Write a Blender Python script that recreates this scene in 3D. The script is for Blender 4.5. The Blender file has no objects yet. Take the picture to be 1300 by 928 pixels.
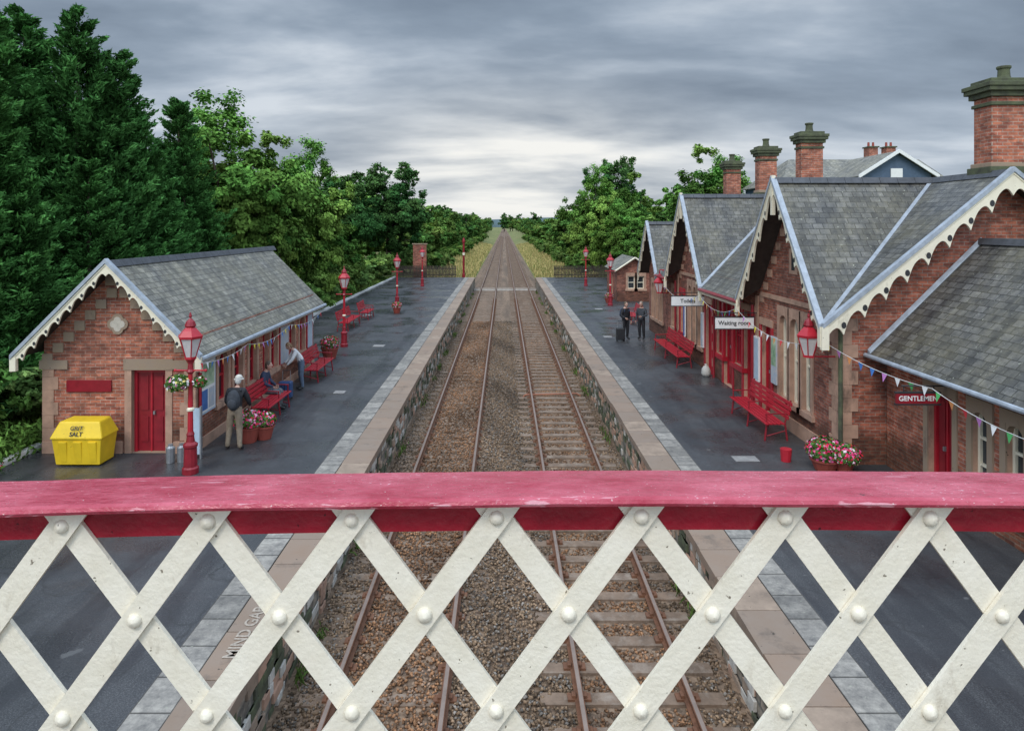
import bpy, bmesh, math, random
import numpy as np
from mathutils import Vector, Matrix
random.seed(4); RNG=np.random.default_rng(4)
scene=bpy.context.scene
COL=scene.collection
# ------------------------------------------------------------------ materials
def newmat(name):
    m=bpy.data.materials.new(name); m.use_nodes=True
    nt=m.node_tree; b=nt.nodes['Principled BSDF']; return m,nt,b
def N(nt,t,**kw):
    n=nt.nodes.new(t)
    for k,v in kw.items():
        if k in n.inputs: n.inputs[k].default_value=v
        else: setattr(n,k,v)
    return n
def L(nt,a,b): nt.links.new(a,b)
def c4(c): return (c[0],c[1],c[2],1)
def mulc(c,k): return tuple(min(1,max(0,x*k)) for x in c)
def mixn(nt,fac,a,b,mode='MIX'):
    n=nt.nodes.new('ShaderNodeMix'); n.data_type='RGBA'; n.blend_type=mode
    for sock,val in ((n.inputs[0],fac),(n.inputs[6],a),(n.inputs[7],b)):
        if hasattr(val,'links'): L(nt,val,sock)
        elif isinstance(val,(int,float)): sock.default_value=val
        else: sock.default_value=c4(val)
    return n.outputs[2]
def ramp(nt,src,p0,p1,a=(0,0,0),b=(1,1,1)):
    r=nt.nodes.new('ShaderNodeValToRGB'); L(nt,src,r.inputs[0])
    r.color_ramp.elements[0].position=p0; r.color_ramp.elements[1].position=p1
    r.color_ramp.elements[0].color=c4(a); r.color_ramp.elements[1].color=c4(b)
    return r.outputs[0]
def noise(nt,vec,scale,detail=4,rough=.6):
    n=nt.nodes.new('ShaderNodeTexNoise'); n.inputs['Scale'].default_value=scale
    n.inputs['Detail'].default_value=detail; n.inputs['Roughness'].default_value=rough
    if vec is not None: L(nt,vec,n.inputs['Vector'])
    return n.outputs[0]
def bump(nt,b,h,strength,dist=.02):
    n=nt.nodes.new('ShaderNodeBump'); n.inputs['Strength'].default_value=strength; n.inputs['Distance'].default_value=dist
    L(nt,h,n.inputs['Height']); L(nt,n.outputs[0],b.inputs['Normal'])
def M(name,c,rough=.7,var=.25,scale=6,bmp=.15,metal=0,c2=None,dirt=None):
    m,nt,b=newmat(name); tc=N(nt,'ShaderNodeTexCoord').outputs['Object']
    n1=noise(nt,tc,scale,5,.65)
    f=ramp(nt,n1,.3,.7)
    col=mixn(nt,f,mulc(c,1-var),c2 if c2 else mulc(c,1+var))
    if dirt:
        sc,lo,hi,dc=dirt
        mp=N(nt,'ShaderNodeMapping'); mp.inputs['Scale'].default_value=(1,1,.45); L(nt,tc,mp.inputs[0])
        col=mixn(nt,ramp(nt,noise(nt,mp.outputs[0],sc,6,.72),lo,hi),col,dc)
        col=mixn(nt,ramp(nt,noise(nt,tc,sc*7,2,.6),.71,.75),col,mulc(dc,.5))
    L(nt,col,b.inputs['Base Color']); b.inputs['Roughness'].default_value=rough; b.inputs['Metallic'].default_value=metal
    if bmp: bump(nt,b,noise(nt,tc,scale*6,3),bmp,.01)
    return m
def brickmat(name,ca,cb,mortar,dark):
    m,nt,b=newmat(name); tc=N(nt,'ShaderNodeTexCoord').outputs['Object']
    s=N(nt,'ShaderNodeSeparateXYZ'); L(nt,tc,s.inputs[0])
    a=N(nt,'ShaderNodeMath',operation='ADD'); L(nt,s.outputs[0],a.inputs[0]); L(nt,s.outputs[1],a.inputs[1])
    cb_=N(nt,'ShaderNodeCombineXYZ'); L(nt,a.outputs[0],cb_.inputs[0]); L(nt,s.outputs[2],cb_.inputs[1])
    bt=N(nt,'ShaderNodeTexBrick'); L(nt,cb_.outputs[0],bt.inputs['Vector'])
    bt.inputs['Scale'].default_value=1; bt.inputs['Brick Width'].default_value=.235; bt.inputs['Row Height'].default_value=.078
    bt.inputs['Mortar Size'].default_value=.008; bt.inputs['Mortar Smooth'].default_value=.2
    bt.inputs['Color1'].default_value=c4(ca); bt.inputs['Color2'].default_value=c4(cb); bt.inputs['Mortar'].default_value=c4(mortar)
    f=ramp(nt,noise(nt,tc,.9,6,.7),.42,.68)
    col=mixn(nt,f,bt.outputs[0],mixn(nt,.55,bt.outputs[0],dark))
    mp=N(nt,'ShaderNodeMapping'); mp.inputs['Scale'].default_value=(4.25,12.8,1); L(nt,cb_.outputs[0],mp.inputs[0])
    wn=N(nt,'ShaderNodeTexVoronoi'); wn.inputs['Scale'].default_value=1; L(nt,mp.outputs[0],wn.inputs['Vector'])
    sv=N(nt,'ShaderNodeSeparateXYZ'); L(nt,wn.outputs['Color'],sv.inputs[0])
    f3=ramp(nt,sv.outputs[0],0,1,(.68,.64,.62),(1.28,1.3,1.3)); col=mixn(nt,1.0,col,f3,'MULTIPLY')
    f2=ramp(nt,noise(nt,tc,7,3,.7),.35,.7,(.7,.7,.7),(1.25,1.2,1.15))
    col=mixn(nt,1.0,col,f2,'MULTIPLY')
    # damp, grimy foot of the wall
    gz=N(nt,'ShaderNodeMath',operation='MULTIPLY_ADD'); L(nt,noise(nt,tc,2.5,4,.6),gz.inputs[0]); gz.inputs[1].default_value=-1.2; L(nt,s.outputs[2],gz.inputs[2])
    f4=ramp(nt,gz.outputs[0],-.55,.15,(.5,.52,.48),(1,1,1)); col=mixn(nt,1.0,col,f4,'MULTIPLY')
    L(nt,col,b.inputs['Base Color']); b.inputs['Roughness'].default_value=.85
    bump(nt,b,bt.outputs['Fac'],-.5,.012)
    return m
def uvbrick(name,w,h,ca,cb,mortar,gap,moss,mossamt,rough=.6,bs=.5,streak=0):
    m,nt,b=newmat(name); tcn=N(nt,'ShaderNodeTexCoord'); uv=tcn.outputs['UV']; tc=tcn.outputs['Object']
    bt=N(nt,'ShaderNodeTexBrick'); L(nt,uv,bt.inputs['Vector'])
    bt.inputs['Scale'].default_value=1; bt.inputs['Brick Width'].default_value=w; bt.inputs['Row Height'].default_value=h
    bt.inputs['Mortar Size'].default_value=gap; bt.inputs['Mortar Smooth'].default_value=.1; bt.inputs['Bias'].default_value=-.1
    bt.inputs['Color1'].default_value=c4(ca); bt.inputs['Color2'].default_value=c4(cb); bt.inputs['Mortar'].default_value=c4(mortar)
    f=ramp(nt,noise(nt,tc,.8,8,.75),.62-mossamt*.3,.75)
    col=mixn(nt,f,bt.outputs[0],mixn(nt,.55,bt.outputs[0],moss))
    f2=ramp(nt,noise(nt,uv,5,4,.8),.3,.75,(.5,.5,.5),(1.5,1.47,1.38))
    col=mixn(nt,1.0,col,f2,'MULTIPLY')
    if streak:
        mp=N(nt,'ShaderNodeMapping'); mp.inputs['Scale'].default_value=(3.0,.35,1); L(nt,uv,mp.inputs[0])
        f3=ramp(nt,noise(nt,mp.outputs[0],1,5,.65),.35,.65,(1-streak,)*3,(1+streak,1+streak*.95,1+streak*.8)); col=mixn(nt,1.0,col,f3,'MULTIPLY')
        f4=ramp(nt,noise(nt,tc,14,3,.6),.66,.72); col=mixn(nt,f4,col,(.34,.34,.27))
    L(nt,col,b.inputs['Base Color']); b.inputs['Roughness'].default_value=rough
    bump(nt,b,bt.outputs['Fac'],-bs,.015)
    return m
def attrmat(name,rough=.6,trans=.0):
    m,nt,b=newmat(name); a=N(nt,'ShaderNodeAttribute'); a.attribute_name='Col'
    if trans:
        nt.nodes.remove(b); df=N(nt,'ShaderNodeBsdfDiffuse'); L(nt,a.outputs['Color'],df.inputs[0])
        L(nt,df.outputs[0],nt.nodes['Material Output'].inputs[0])
        return m
    L(nt,a.outputs['Color'],b.inputs['Base Color']); b.inputs['Roughness'].default_value=rough
    b.inputs['Specular IOR Level'].default_value=.25
    return m
BRICK=brickmat('red_brick',(.42,.13,.075),(.26,.078,.05),(.28,.22,.18),(.08,.045,.038))
BRICKL=brickmat('red_brick_light',(.54,.18,.10),(.36,.105,.065),(.42,.32,.26),(.14,.07,.055))
SLATE=uvbrick('roof_slate',.26,.17,(.145,.145,.145),(.055,.056,.058),(.02,.02,.02),.010,(.17,.15,.085),.8,.5,.8,.35)
SLATEL=uvbrick('roof_slate_weathered',.26,.17,(.25,.245,.23),(.105,.107,.105),(.03,.03,.03),.010,(.25,.225,.14),1.0,.55,.8,.35)
PAVE=uvbrick('grey_slab',.6,.46,(.34,.32,.30),(.20,.19,.18),(.07,.065,.06),.014,(.13,.12,.11),.8,.75,.3,.2)
PWALL=uvbrick('platform_stone_wall',.42,.17,(.22,.17,.13),(.05,.042,.036),(.02,.018,.016),.024,(.75,.72,.66),.85,.9,1.0,.4)
STONE=M('buff_sandstone',(.44,.32,.21),.85,.22,3,.2,c2=(.32,.24,.18),dirt=(2.2,.56,.72,(.16,.12,.09)))
STONER=M('pink_sandstone',(.44,.27,.19),.85,.22,3,.2,dirt=(2.2,.56,.72,(.17,.11,.08)))
STONED=M('sooty_stone_cap',(.10,.10,.075),.9,.5,4,.4,c2=(.12,.14,.07))
CREAM=M('cream_paint',(.84,.77,.60),.45,.06,5,.1,dirt=(3,.60,.80,(.45,.40,.30)))
CREAMB=M('cream_gloss_bars',(.86,.79,.63),.30,.06,14,.2,c2=(.92,.86,.72),dirt=(11,.60,.80,(.48,.41,.30)))
REDP=M('crimson_paint',(.44,.018,.032),.35,.15,5,.06)
REDD=M('dark_crimson_paint',(.26,.014,.024),.35,.2,5,.06)
REDF=M('crimson_angle_iron',(.34,.012,.028),.3,.25,9,.2,dirt=(9,.6,.75,(.16,.01,.02)))
GREYP=M('lead_grey_paint',(.34,.38,.43),.5,.25,5,.05)
IRON=M('dark_iron',(.03,.03,.032),.5,.3,8,.1)
GLASSM=M('window_glass_dark',(.035,.04,.045),.08,.5,1.2,0)
GLASSW=M('lantern_glass',(.62,.58,.56),.15,.15,6,0)
WHITE=M('white_paint',(.8,.8,.78),.5,.06,6,.05)
BLACKM=M('black_paint',(.02,.02,.022),.5,.3,6,.05)
YEL=M('yellow_plastic',(.80,.54,.02),.45,.1,3,.05,dirt=(4,.62,.8,(.45,.32,.06)))
BLUEB=M('notice_blue',(.05,.16,.42),.4,.2,5,0)
PALEB=M('pale_blue_panel',(.45,.56,.66),.4,.1,5,0)
GREENB=M('poster_green',(.12,.38,.16),.4,.4,3,0,c2=(.6,.7,.5))
PAPER=M('poster_paper',(.7,.68,.66),.5,.2,9,0,c2=(.35,.45,.55))
WOODG=M('dark_fence_wood',(.05,.038,.03),.85,.3,6,.2)
BARK=M('bark',(.09,.065,.045),.9,.4,8,.5)
SILV=M('grey_metal',(.35,.36,.37),.4,.2,6,.05,metal=.6)
TERR=M('planter_terracotta',(.30,.06,.04),.7,.2,6,.1)
LEAF=attrmat('foliage_leaves',.55,.3)
ATTR=attrmat('stones_mixed',.85)
FLOW=attrmat('flower_petals',.6,.2)
def handrailmat():
    m,nt,b=newmat('handrail_worn_crimson'); tc=N(nt,'ShaderNodeTexCoord').outputs['Object']
    mp=N(nt,'ShaderNodeMapping'); mp.inputs['Scale'].default_value=(1,2.2,1); L(nt,tc,mp.inputs[0]); v=mp.outputs[0]
    f=ramp(nt,noise(nt,v,5,9,.75),.36,.66)
    col=mixn(nt,f,(.36,.02,.045),(.58,.12,.165))
    f2=ramp(nt,noise(nt,v,110,3,.6),.63,.70)
    f2b=ramp(nt,noise(nt,v,5,4,.6),.45,.6)
    col=mixn(nt,mixn(nt,1.0,f2,f2b,'MULTIPLY'),col,(.72,.42,.46))
    mq=N(nt,'ShaderNodeMapping'); mq.inputs['Scale'].default_value=(.25,3,1); mq.inputs['Rotation'].default_value=(0,0,.06); L(nt,tc,mq.inputs[0])
    f6=ramp(nt,noise(nt,mq.outputs[0],28,3,.7),.66,.69); col=mixn(nt,f6,col,(.66,.30,.34))
    f3=ramp(nt,noise(nt,v,42,5,.65),.69,.72)
    col=mixn(nt,f3,col,(.07,.02,.02))
    f4=ramp(nt,noise(nt,v,150,2,.6),.73,.75)
    col=mixn(nt,f4,col,(.8,.72,.68))
    L(nt,col,b.inputs['Base Color'])
    r=ramp(nt,noise(nt,v,14,5),.3,.7,(.12,.12,.12),(.42,.42,.42)); L(nt,r,b.inputs['Roughness'])
    bump(nt,b,noise(nt,v,45,5),.5,.005)
    return m
RAILTOP=handrailmat()
def asphaltmat():
    m,nt,b=newmat('asphalt'); tc=N(nt,'ShaderNodeTexCoord').outputs['Object']
    f=ramp(nt,noise(nt,tc,.35,6,.65),.35,.65)
    col=mixn(nt,f,(.038,.039,.043),(.074,.074,.078))
    f2=ramp(nt,noise(nt,tc,60,2,.8),.45,.75,(.7,.7,.7),(2.0,2.0,1.9)); col=mixn(nt,1.0,col,f2,'MULTIPLY')
    mp=N(nt,'ShaderNodeMapping'); mp.inputs['Scale'].default_value=(1.2,.12,1); L(nt,tc,mp.inputs[0])
    f3=ramp(nt,noise(nt,mp.outputs[0],1.5,5,.6),.53,.60); col=mixn(nt,f3,col,mixn(nt,.5,col,(.022,.022,.026)))
    vo=N(nt,'ShaderNodeTexVoronoi'); vo.feature='DISTANCE_TO_EDGE'; vo.inputs['Scale'].default_value=.16
    ad=N(nt,'ShaderNodeVectorMath',operation='ADD'); nn=nt.nodes.new('ShaderNodeTexNoise'); nn.inputs['Scale'].default_value=1.2; nn.inputs['Detail'].default_value=6; L(nt,tc,nn.inputs[0])
    L(nt,tc,ad.inputs[0]); L(nt,nn.outputs['Color'],ad.inputs[1]); L(nt,ad.outputs[0],vo.inputs['Vector'])
    f4=ramp(nt,vo.outputs['Distance'],.0012,.003,(.7,.7,.7),(0,0,0)); col=mixn(nt,f4,col,(.03,.03,.03))
    f5=ramp(nt,noise(nt,tc,2.3,3,.5),.70,.73); col=mixn(nt,f5,col,(.10,.10,.10))
    f7=ramp(nt,noise(nt,tc,9,2,.5),.74,.77); col=mixn(nt,f7,col,(.15,.15,.145))
    L(nt,col,b.inputs['Base Color'])
    r=ramp(nt,noise(nt,tc,.5,4),.42,.62,(.24,.24,.24),(.7,.7,.7)); L(nt,r,b.inputs['Roughness'])
    bump(nt,b,noise(nt,tc,80,2),.3,.006)
    return m
ASPH=asphaltmat()
def groundmat():
    m,nt,b=newmat('ground_grass'); tc=N(nt,'ShaderNodeTexCoord').outputs['Object']
    f=ramp(nt,noise(nt,tc,.25,8,.7),.35,.65)
    col=mixn(nt,f,(.08,.13,.03),(.26,.23,.09))
    f2=ramp(nt,noise(nt,tc,6,5,.8),.3,.7,(.5,.5,.5),(1.4,1.4,1.3)); col=mixn(nt,1.0,col,f2,'MULTIPLY')
    L(nt,col,b.inputs['Base Color']); b.inputs['Roughness'].default_value=.95
    bump(nt,b,noise(nt,tc,9,4),.8,.1); return m
GROUND=groundmat()
def ballastmat():
    m,nt,b=newmat('ballast'); tc=N(nt,'ShaderNodeTexCoord').outputs['Object']
    vo=N(nt,'ShaderNodeTexVoronoi'); vo.inputs['Scale'].default_value=18; L(nt,tc,vo.inputs['Vector'])
    s=N(nt,'ShaderNodeSeparateXYZ'); L(nt,vo.outputs['Color'],s.inputs[0])
    col=ramp(nt,s.outputs[0],0,1,(.085,.057,.038),(.29,.21,.15))
    mp=N(nt,'ShaderNodeMapping'); mp.inputs['Scale'].default_value=(1,.06,1); L(nt,tc,mp.inputs[0])
    f=ramp(nt,noise(nt,mp.outputs[0],1.6,5),.38,.62,(.65,.62,.58),(1.15,1.08,1.0)); col=mixn(nt,1.0,col,f,'MULTIPLY')
    L(nt,col,b.inputs['Base Color']); b.inputs['Roughness'].default_value=.9
    bump(nt,b,vo.outputs['Distance'],-1,.04); return m
BALL=ballastmat()
SLEEP=M('weathered_sleeper',(.19,.13,.09),.9,.35,4,.4,dirt=(3,.5,.7,(.30,.24,.19)))
RUST=M('rusty_rail_side',(.16,.07,.036),.8,.3,8,.2)
STEEL=M('worn_rail_head',(.34,.25,.20),.4,.2,3,.0,metal=.6)
# ------------------------------------------------------------------ mesh builder
class MB:
    def __init__(s): s.v=[];s.f=[];s.m=[];s.uv=[];s.mats=[]
    def mi(s,mat):
        if mat not in s.mats: s.mats.append(mat)
        return s.mats.index(mat)
    def poly(s,pts,mat,uv=None):
        i=len(s.v); s.v+= [tuple(p) for p in pts]; s.f.append(tuple(range(i,i+len(pts)))); s.m.append(s.mi(mat)); s.uv.append(uv)
    def add(s,vs,fs,mat):
        i=len(s.v); s.v+=[tuple(p) for p in vs]; k=s.mi(mat)
        for f in fs: s.f.append(tuple(i+a for a in f)); s.m.append(k); s.uv.append(None)
    def hexa(s,p,mat): s.add(p,[(0,3,2,1),(4,5,6,7),(0,1,5,4),(1,2,6,5),(2,3,7,6),(3,0,4,7)],mat)
    def box(s,x0,x1,y0,y1,z0,z1,mat):
        s.hexa([(x0,y0,z0),(x1,y0,z0),(x1,y1,z0),(x0,y1,z0),(x0,y0,z1),(x1,y0,z1),(x1,y1,z1),(x0,y1,z1)],mat)
    def tbox(s,T,a,b,z0,z1,d0,d1,mat):
        s.hexa([T(a,z0,d0),T(b,z0,d0),T(b,z0,d1),T(a,z0,d1),T(a,z1,d0),T(b,z1,d0),T(b,z1,d1),T(a,z1,d1)],mat)
    def lathe(s,prof,c,mat,n=12,cap=True,rot=0):
        vs=[];fs=[]
        for r,z in prof:
            for k in range(n):
                a=2*math.pi*k/n+rot; vs.append((c[0]+r*math.cos(a),c[1]+r*math.sin(a),c[2]+z))
        for i in range(len(prof)-1):
            for k in range(n):
                k2=(k+1)%n; fs.append((i*n+k,i*n+k2,(i+1)*n+k2,(i+1)*n+k))
        if cap: fs.append(tuple(range(n))[::-1]); fs.append(tuple((len(prof)-1)*n+k for k in range(n)))
        s.add(vs,fs,mat)
    def tube(s,p0,p1,r0,r1,mat,n=6):
        p0=Vector(p0);p1=Vector(p1);d=(p1-p0); 
        if d.length<1e-6: return
        d.normalize(); a=d.orthogonal().normalized(); b=d.cross(a); vs=[]
        for p,r in ((p0,r0),(p1,r1)):
            for k in range(n):
                t=2*math.pi*k/n; vs.append(p+a*(r*math.cos(t))+b*(r*math.sin(t)))
        fs=[(k,(k+1)%n,n+(k+1)%n,n+k) for k in range(n)]+[tuple(range(n))[::-1],tuple(range(n,2*n))]
        s.add(vs,fs,mat)
    def ell(s,c,r,mat,n=12,m=8,zmin=-1,R=None):
        vs=[];fs=[]
        for i in range(m+1):
            t=-math.pi/2+math.pi*i/m; zz=max(zmin,math.sin(t)); 
            for k in range(n):
                a=2*math.pi*k/n; p=Vector((r[0]*math.cos(t)*math.cos(a),r[1]*math.cos(t)*math.sin(a),r[2]*zz))
                if R: p=R@p
                vs.append((c[0]+p.x,c[1]+p.y,c[2]+p.z))
        for i in range(m):
            for k in range(n): fs.append((i*n+k,i*n+(k+1)%n,(i+1)*n+(k+1)%n,(i+1)*n+k))
        s.add(vs,fs,mat)
    def build(s,name,parent=None,smooth=False,bevel=0,loc=None,recalc=True):
        me=bpy.data.meshes.new(name); me.from_pydata(s.v,[],s.f)
        for m in s.mats: me.materials.append(m)
        me.polygons.foreach_set('material_index',s.m)
        if any(u is not None for u in s.uv):
            ul=me.uv_layers.new(name='UVMap')
            for p,u in zip(me.polygons,s.uv):
                if u:
                    for li,c in zip(p.loop_indices,u): ul.data[li].uv=c
        if recalc:
            bm=bmesh.new(); bm.from_mesh(me); bmesh.ops.remove_doubles(bm,verts=bm.verts,dist=.00001) if smooth else None
            bmesh.ops.recalc_face_normals(bm,faces=bm.faces); bm.to_mesh(me); bm.free()
        if smooth: me.polygons.foreach_set('use_smooth',[True]*len(me.polygons))
        ob=bpy.data.objects.new(name,me); COL.objects.link(ob)
        if parent: ob.parent=parent
        if loc: ob.location=loc
        if bevel:
            md=ob.modifiers.new('b','BEVEL'); md.width=bevel; md.segments=2; md.limit_method='ANGLE'
        return ob
def empty(name,loc=(0,0,0)):
    e=bpy.data.objects.new(name,None); e.location=loc; COL.objects.link(e); return e
def text(s,loc,size,rot,mat,parent=None,name='lettering',align='CENTER'):
    cu=bpy.data.curves.new(name,'FONT'); cu.body=s; cu.size=size; cu.align_x=align; cu.align_y='CENTER'; cu.extrude=.002; cu.offset=size*.015
    cu.materials.append(mat); ob=bpy.data.objects.new(name,cu); ob.location=loc; ob.rotation_euler=rot; COL.objects.link(ob)
    if parent: ob.parent=parent
    return ob
# ------------------------------------------------------------------ leaf clouds
def leaves(P,Nn,size,asp,colr,T=None):
    n=len(P); Nn=Nn/np.linalg.norm(Nn,axis=1,keepdims=True)
    R=RNG.normal(size=(n,3)) if T is None else T
    t=np.cross(Nn,R); t/=np.linalg.norm(t,axis=1,keepdims=True)+1e-9
    if T is not None: t=T/np.linalg.norm(T,axis=1,keepdims=True)
    b=np.cross(Nn,t); b/=np.linalg.norm(b,axis=1,keepdims=True)+1e-9
    sz=(size*RNG.uniform(.6,1.4,n))[:,None] 
    V=np.stack([P+t*sz,P+b*sz*asp,P-t*sz,P-b*sz*asp],1).reshape(-1,3)
    return V,np.repeat(colr,4,axis=0)
def foliage(name,parts,trunk=None,mat=LEAF,link=True):
    V=np.concatenate([p[0] for p in parts]); C=np.concatenate([p[1] for p in parts])
    nq=len(V)//4; tv=[];tf=[]
    if trunk:
        tb=MB()
        for a,b,r0,r1 in trunk: tb.tube(a,b,r0,r1,BARK,7)
        tv=tb.v; tf=tb.f
    me=bpy.data.meshes.new(name)
    allv=np.concatenate([V,np.array(tv).reshape(-1,3)]) if len(tv) else V
    me.vertices.add(len(allv)); me.vertices.foreach_set('co',allv.astype(np.float32).ravel())
    idx=np.arange(nq*4); ls=np.arange(nq)*4; lt=np.full(nq,4)
    if len(tf):
        fi=np.concatenate([np.array(f)+len(V) for f in tf]); tl=np.array([len(f) for f in tf])
        ts=nq*4+np.concatenate([[0],np.cumsum(tl)[:-1]])
        idx=np.concatenate([idx,fi]); ls=np.concatenate([ls,ts]); lt=np.concatenate([lt,tl])
    me.loops.add(len(idx)); me.loops.foreach_set('vertex_index',idx.astype(np.int32))
    me.polygons.add(len(ls)); me.polygons.foreach_set('loop_start',ls.astype(np.int32))
    try: me.polygons.foreach_set('loop_total',lt.astype(np.int32))
    except Exception: pass
    me.materials.append(mat); me.materials.append(BARK)
    mi=np.zeros(len(ls),np.int32); mi[nq:]=1; me.polygons.foreach_set('material_index',mi)
    me.update(calc_edges=True)
    a=me.color_attributes.new('Col','FLOAT_COLOR','POINT')
    cc=np.ones((len(allv),4),np.float32); cc[:len(C),:3]=C; cc[len(C):,:3]=.08
    a.data.foreach_set('color',cc.ravel())
    if not link: return me
    ob=bpy.data.objects.new(name,me); COL.objects.link(ob); return ob
def rdir(n):
    d=RNG.normal(size=(n,3)); return d/np.linalg.norm(d,axis=1,keepdims=True)
def decid(seed,H,R,n,size,base,K=60,low=.12):
    global RNG; RNG=np.random.default_rng(seed)
    cz=H*(.5+low/2); rz=H*(.5-low/2)
    d=rdir(K); rr=RNG.uniform(.30,.80,K)[:,None]
    lump=1+.12*np.sin(d[:,0:1]*5+seed)+.10*np.cos(d[:,2:3]*7+seed*2)
    C=d*rr*np.array([R,R,rz])*lump+np.array([0,0,cz])
    cr=RNG.uniform(.18,.36,K)*R; bri=RNG.uniform(.65,1.3,K); hue=RNG.uniform(-.13,.13,K)
    # second level: twig sprays inside each clump
    K2=K*9; par=RNG.integers(0,K,K2); d2=rdir(K2); C2=C[par]+d2*(cr[par]*RNG.uniform(.45,1.05,K2))[:,None]*np.array([1,1,.8]); r2=cr[par]*RNG.uniform(.18,.42,K2); b2=RNG.uniform(.7,1.3,K2)
    ci=RNG.integers(0,K2,n); dd=rdir(n); rad=RNG.uniform(0,1,n)**.5*RNG.uniform(.8,1.5,n)
    P=C2[ci]+dd*(r2[ci]*rad)[:,None]*np.array([1,1,.7])
    ctr=np.array([0,0,cz*.8]); out=P-ctr; out/=np.linalg.norm(out,axis=1,keepdims=True)
    Nn=out*.7+dd*.4+np.array([0,0,.5])+RNG.normal(size=(n,3))*.5
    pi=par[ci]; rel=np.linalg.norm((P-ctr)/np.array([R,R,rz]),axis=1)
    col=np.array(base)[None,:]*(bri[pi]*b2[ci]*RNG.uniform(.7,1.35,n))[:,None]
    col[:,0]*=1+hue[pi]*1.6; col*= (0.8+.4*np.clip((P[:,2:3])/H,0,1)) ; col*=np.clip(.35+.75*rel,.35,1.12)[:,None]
    tr=[((0,0,-.3),(0,0,H*.3),H*.028,H*.02),((0,0,H*.3),(0.1,0,H*.62),H*.02,H*.009)]
    for i in range(0,K,3):
        c=C[i]; z0=RNG.uniform(.25,.5)*H; tr.append(((0,0,min(z0,c[2])),tuple(c),H*.009,H*.003))
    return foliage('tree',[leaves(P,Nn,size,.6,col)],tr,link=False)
def conifer(seed,H,R,n,size,base,nb=260,pw=.75,leaders=5):
    global RNG; RNG=np.random.default_rng(seed)
    # several leaders give the ragged, spired outline of an overgrown cypress row
    la=RNG.uniform(0,2*math.pi,leaders); lr=RNG.uniform(.18,.42,leaders)*R; lh=RNG.uniform(.62,.92,leaders)*H
    LX=np.concatenate([[0],lr*np.cos(la)]); LY=np.concatenate([[0],lr*np.sin(la)]); LH=np.concatenate([[H],lh]); LR=np.concatenate([[R],np.full(leaders,R*.62)])
    li=RNG.choice(leaders+1,nb,p=np.concatenate([[.4],np.full(leaders,.6/leaders)]))
    t=RNG.uniform(.0,.99,nb); az=RNG.uniform(0,2*math.pi,nb)
    Ln=LR[li]*(1-t)**pw*RNG.uniform(.55,1.15,nb)+.22; bri=RNG.uniform(.5,1.5,nb)
    bi=RNG.integers(0,nb,n); s=RNG.uniform(.1,1,n)**.6; l=Ln[bi]
    D=np.stack([np.cos(az),np.sin(az),np.zeros(nb)],1)[bi]; S=np.stack([-np.sin(az),np.cos(az),np.zeros(nb)],1)[bi]
    sp=.26*(l*(1.06-s))**.8+.06
    lat=RNG.normal(size=n)*sp*.6
    z=t[bi]*LH[li[bi]]+ l*(.15*s+.40*s*s) + RNG.normal(size=n)*sp*.45
    P=D*(l*s)[:,None]+S*lat[:,None]; P[:,2]+=z; P[:,0]+=LX[li[bi]]; P[:,1]+=LY[li[bi]]
    P[:,:2]+=RNG.normal(size=(n,2))*.05
    Nn=D*.8+np.array([0,0,.6])+RNG.normal(size=(n,3))*.6
    T=D*.7+S*(np.sign(lat)*.4)[:,None]+np.array([0,0,.5])+RNG.normal(size=(n,3))*.4
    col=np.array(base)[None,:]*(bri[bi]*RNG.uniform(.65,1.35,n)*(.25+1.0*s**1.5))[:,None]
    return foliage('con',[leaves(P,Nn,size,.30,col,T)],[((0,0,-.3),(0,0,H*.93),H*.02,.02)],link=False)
# ------------------------------------------------------------------ GROUND + RAILWAY
PX0,PX1=-3.03,3.24
def ground():
    xs=[-1500,-400,-120,-60,-30,-18,-13,-11.3,-9.5,-7,-5.2,-4.2,-3.5,3.7,4.4,5.4,7,9.5,13,18,30,60,120,400,1500]
    def prof(x):
        a=abs(x-.1)
        if a<3.9: return -1.32
        if a<10: return -1.32+(a-3.9)/6.1*1.25
        return -.06
    ys=[-80,-20,0,10,20,40,60,71,72,80,100,130,170,230,320,450,650,1000,1700,3500]
    mb=MB(); vs=[];fs=[]
    for y in ys:
        for x in xs: vs.append((x,y,prof(x)))
    n=len(xs)
    for j in range(len(ys)-1):
        for i in range(n-1): fs.append((j*n+i,j*n+i+1,(j+1)*n+i+1,(j+1)*n+i))
    mb.add(vs,fs,GROUND); mb.build('ground',smooth=True)
ground()
mb=MB(); mb.poly([(-2.95,-60,-1.10),(3.15,-60,-1.10),(3.15,1400,-1.10),(-2.95,1400,-1.10)],BALL)
mb.poly([(-3.7,-60,-1.31),(-2.95,-60,-1.10),(-2.95,1400,-1.10),(-3.7,1400,-1.31)],BALL)
mb.poly([(3.9,-60,-1.31),(3.15,-60,-1.10),(3.15,1400,-1.10),(3.9,1400,-1.31)],BALL)
mb.build('ballast_bed')
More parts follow.
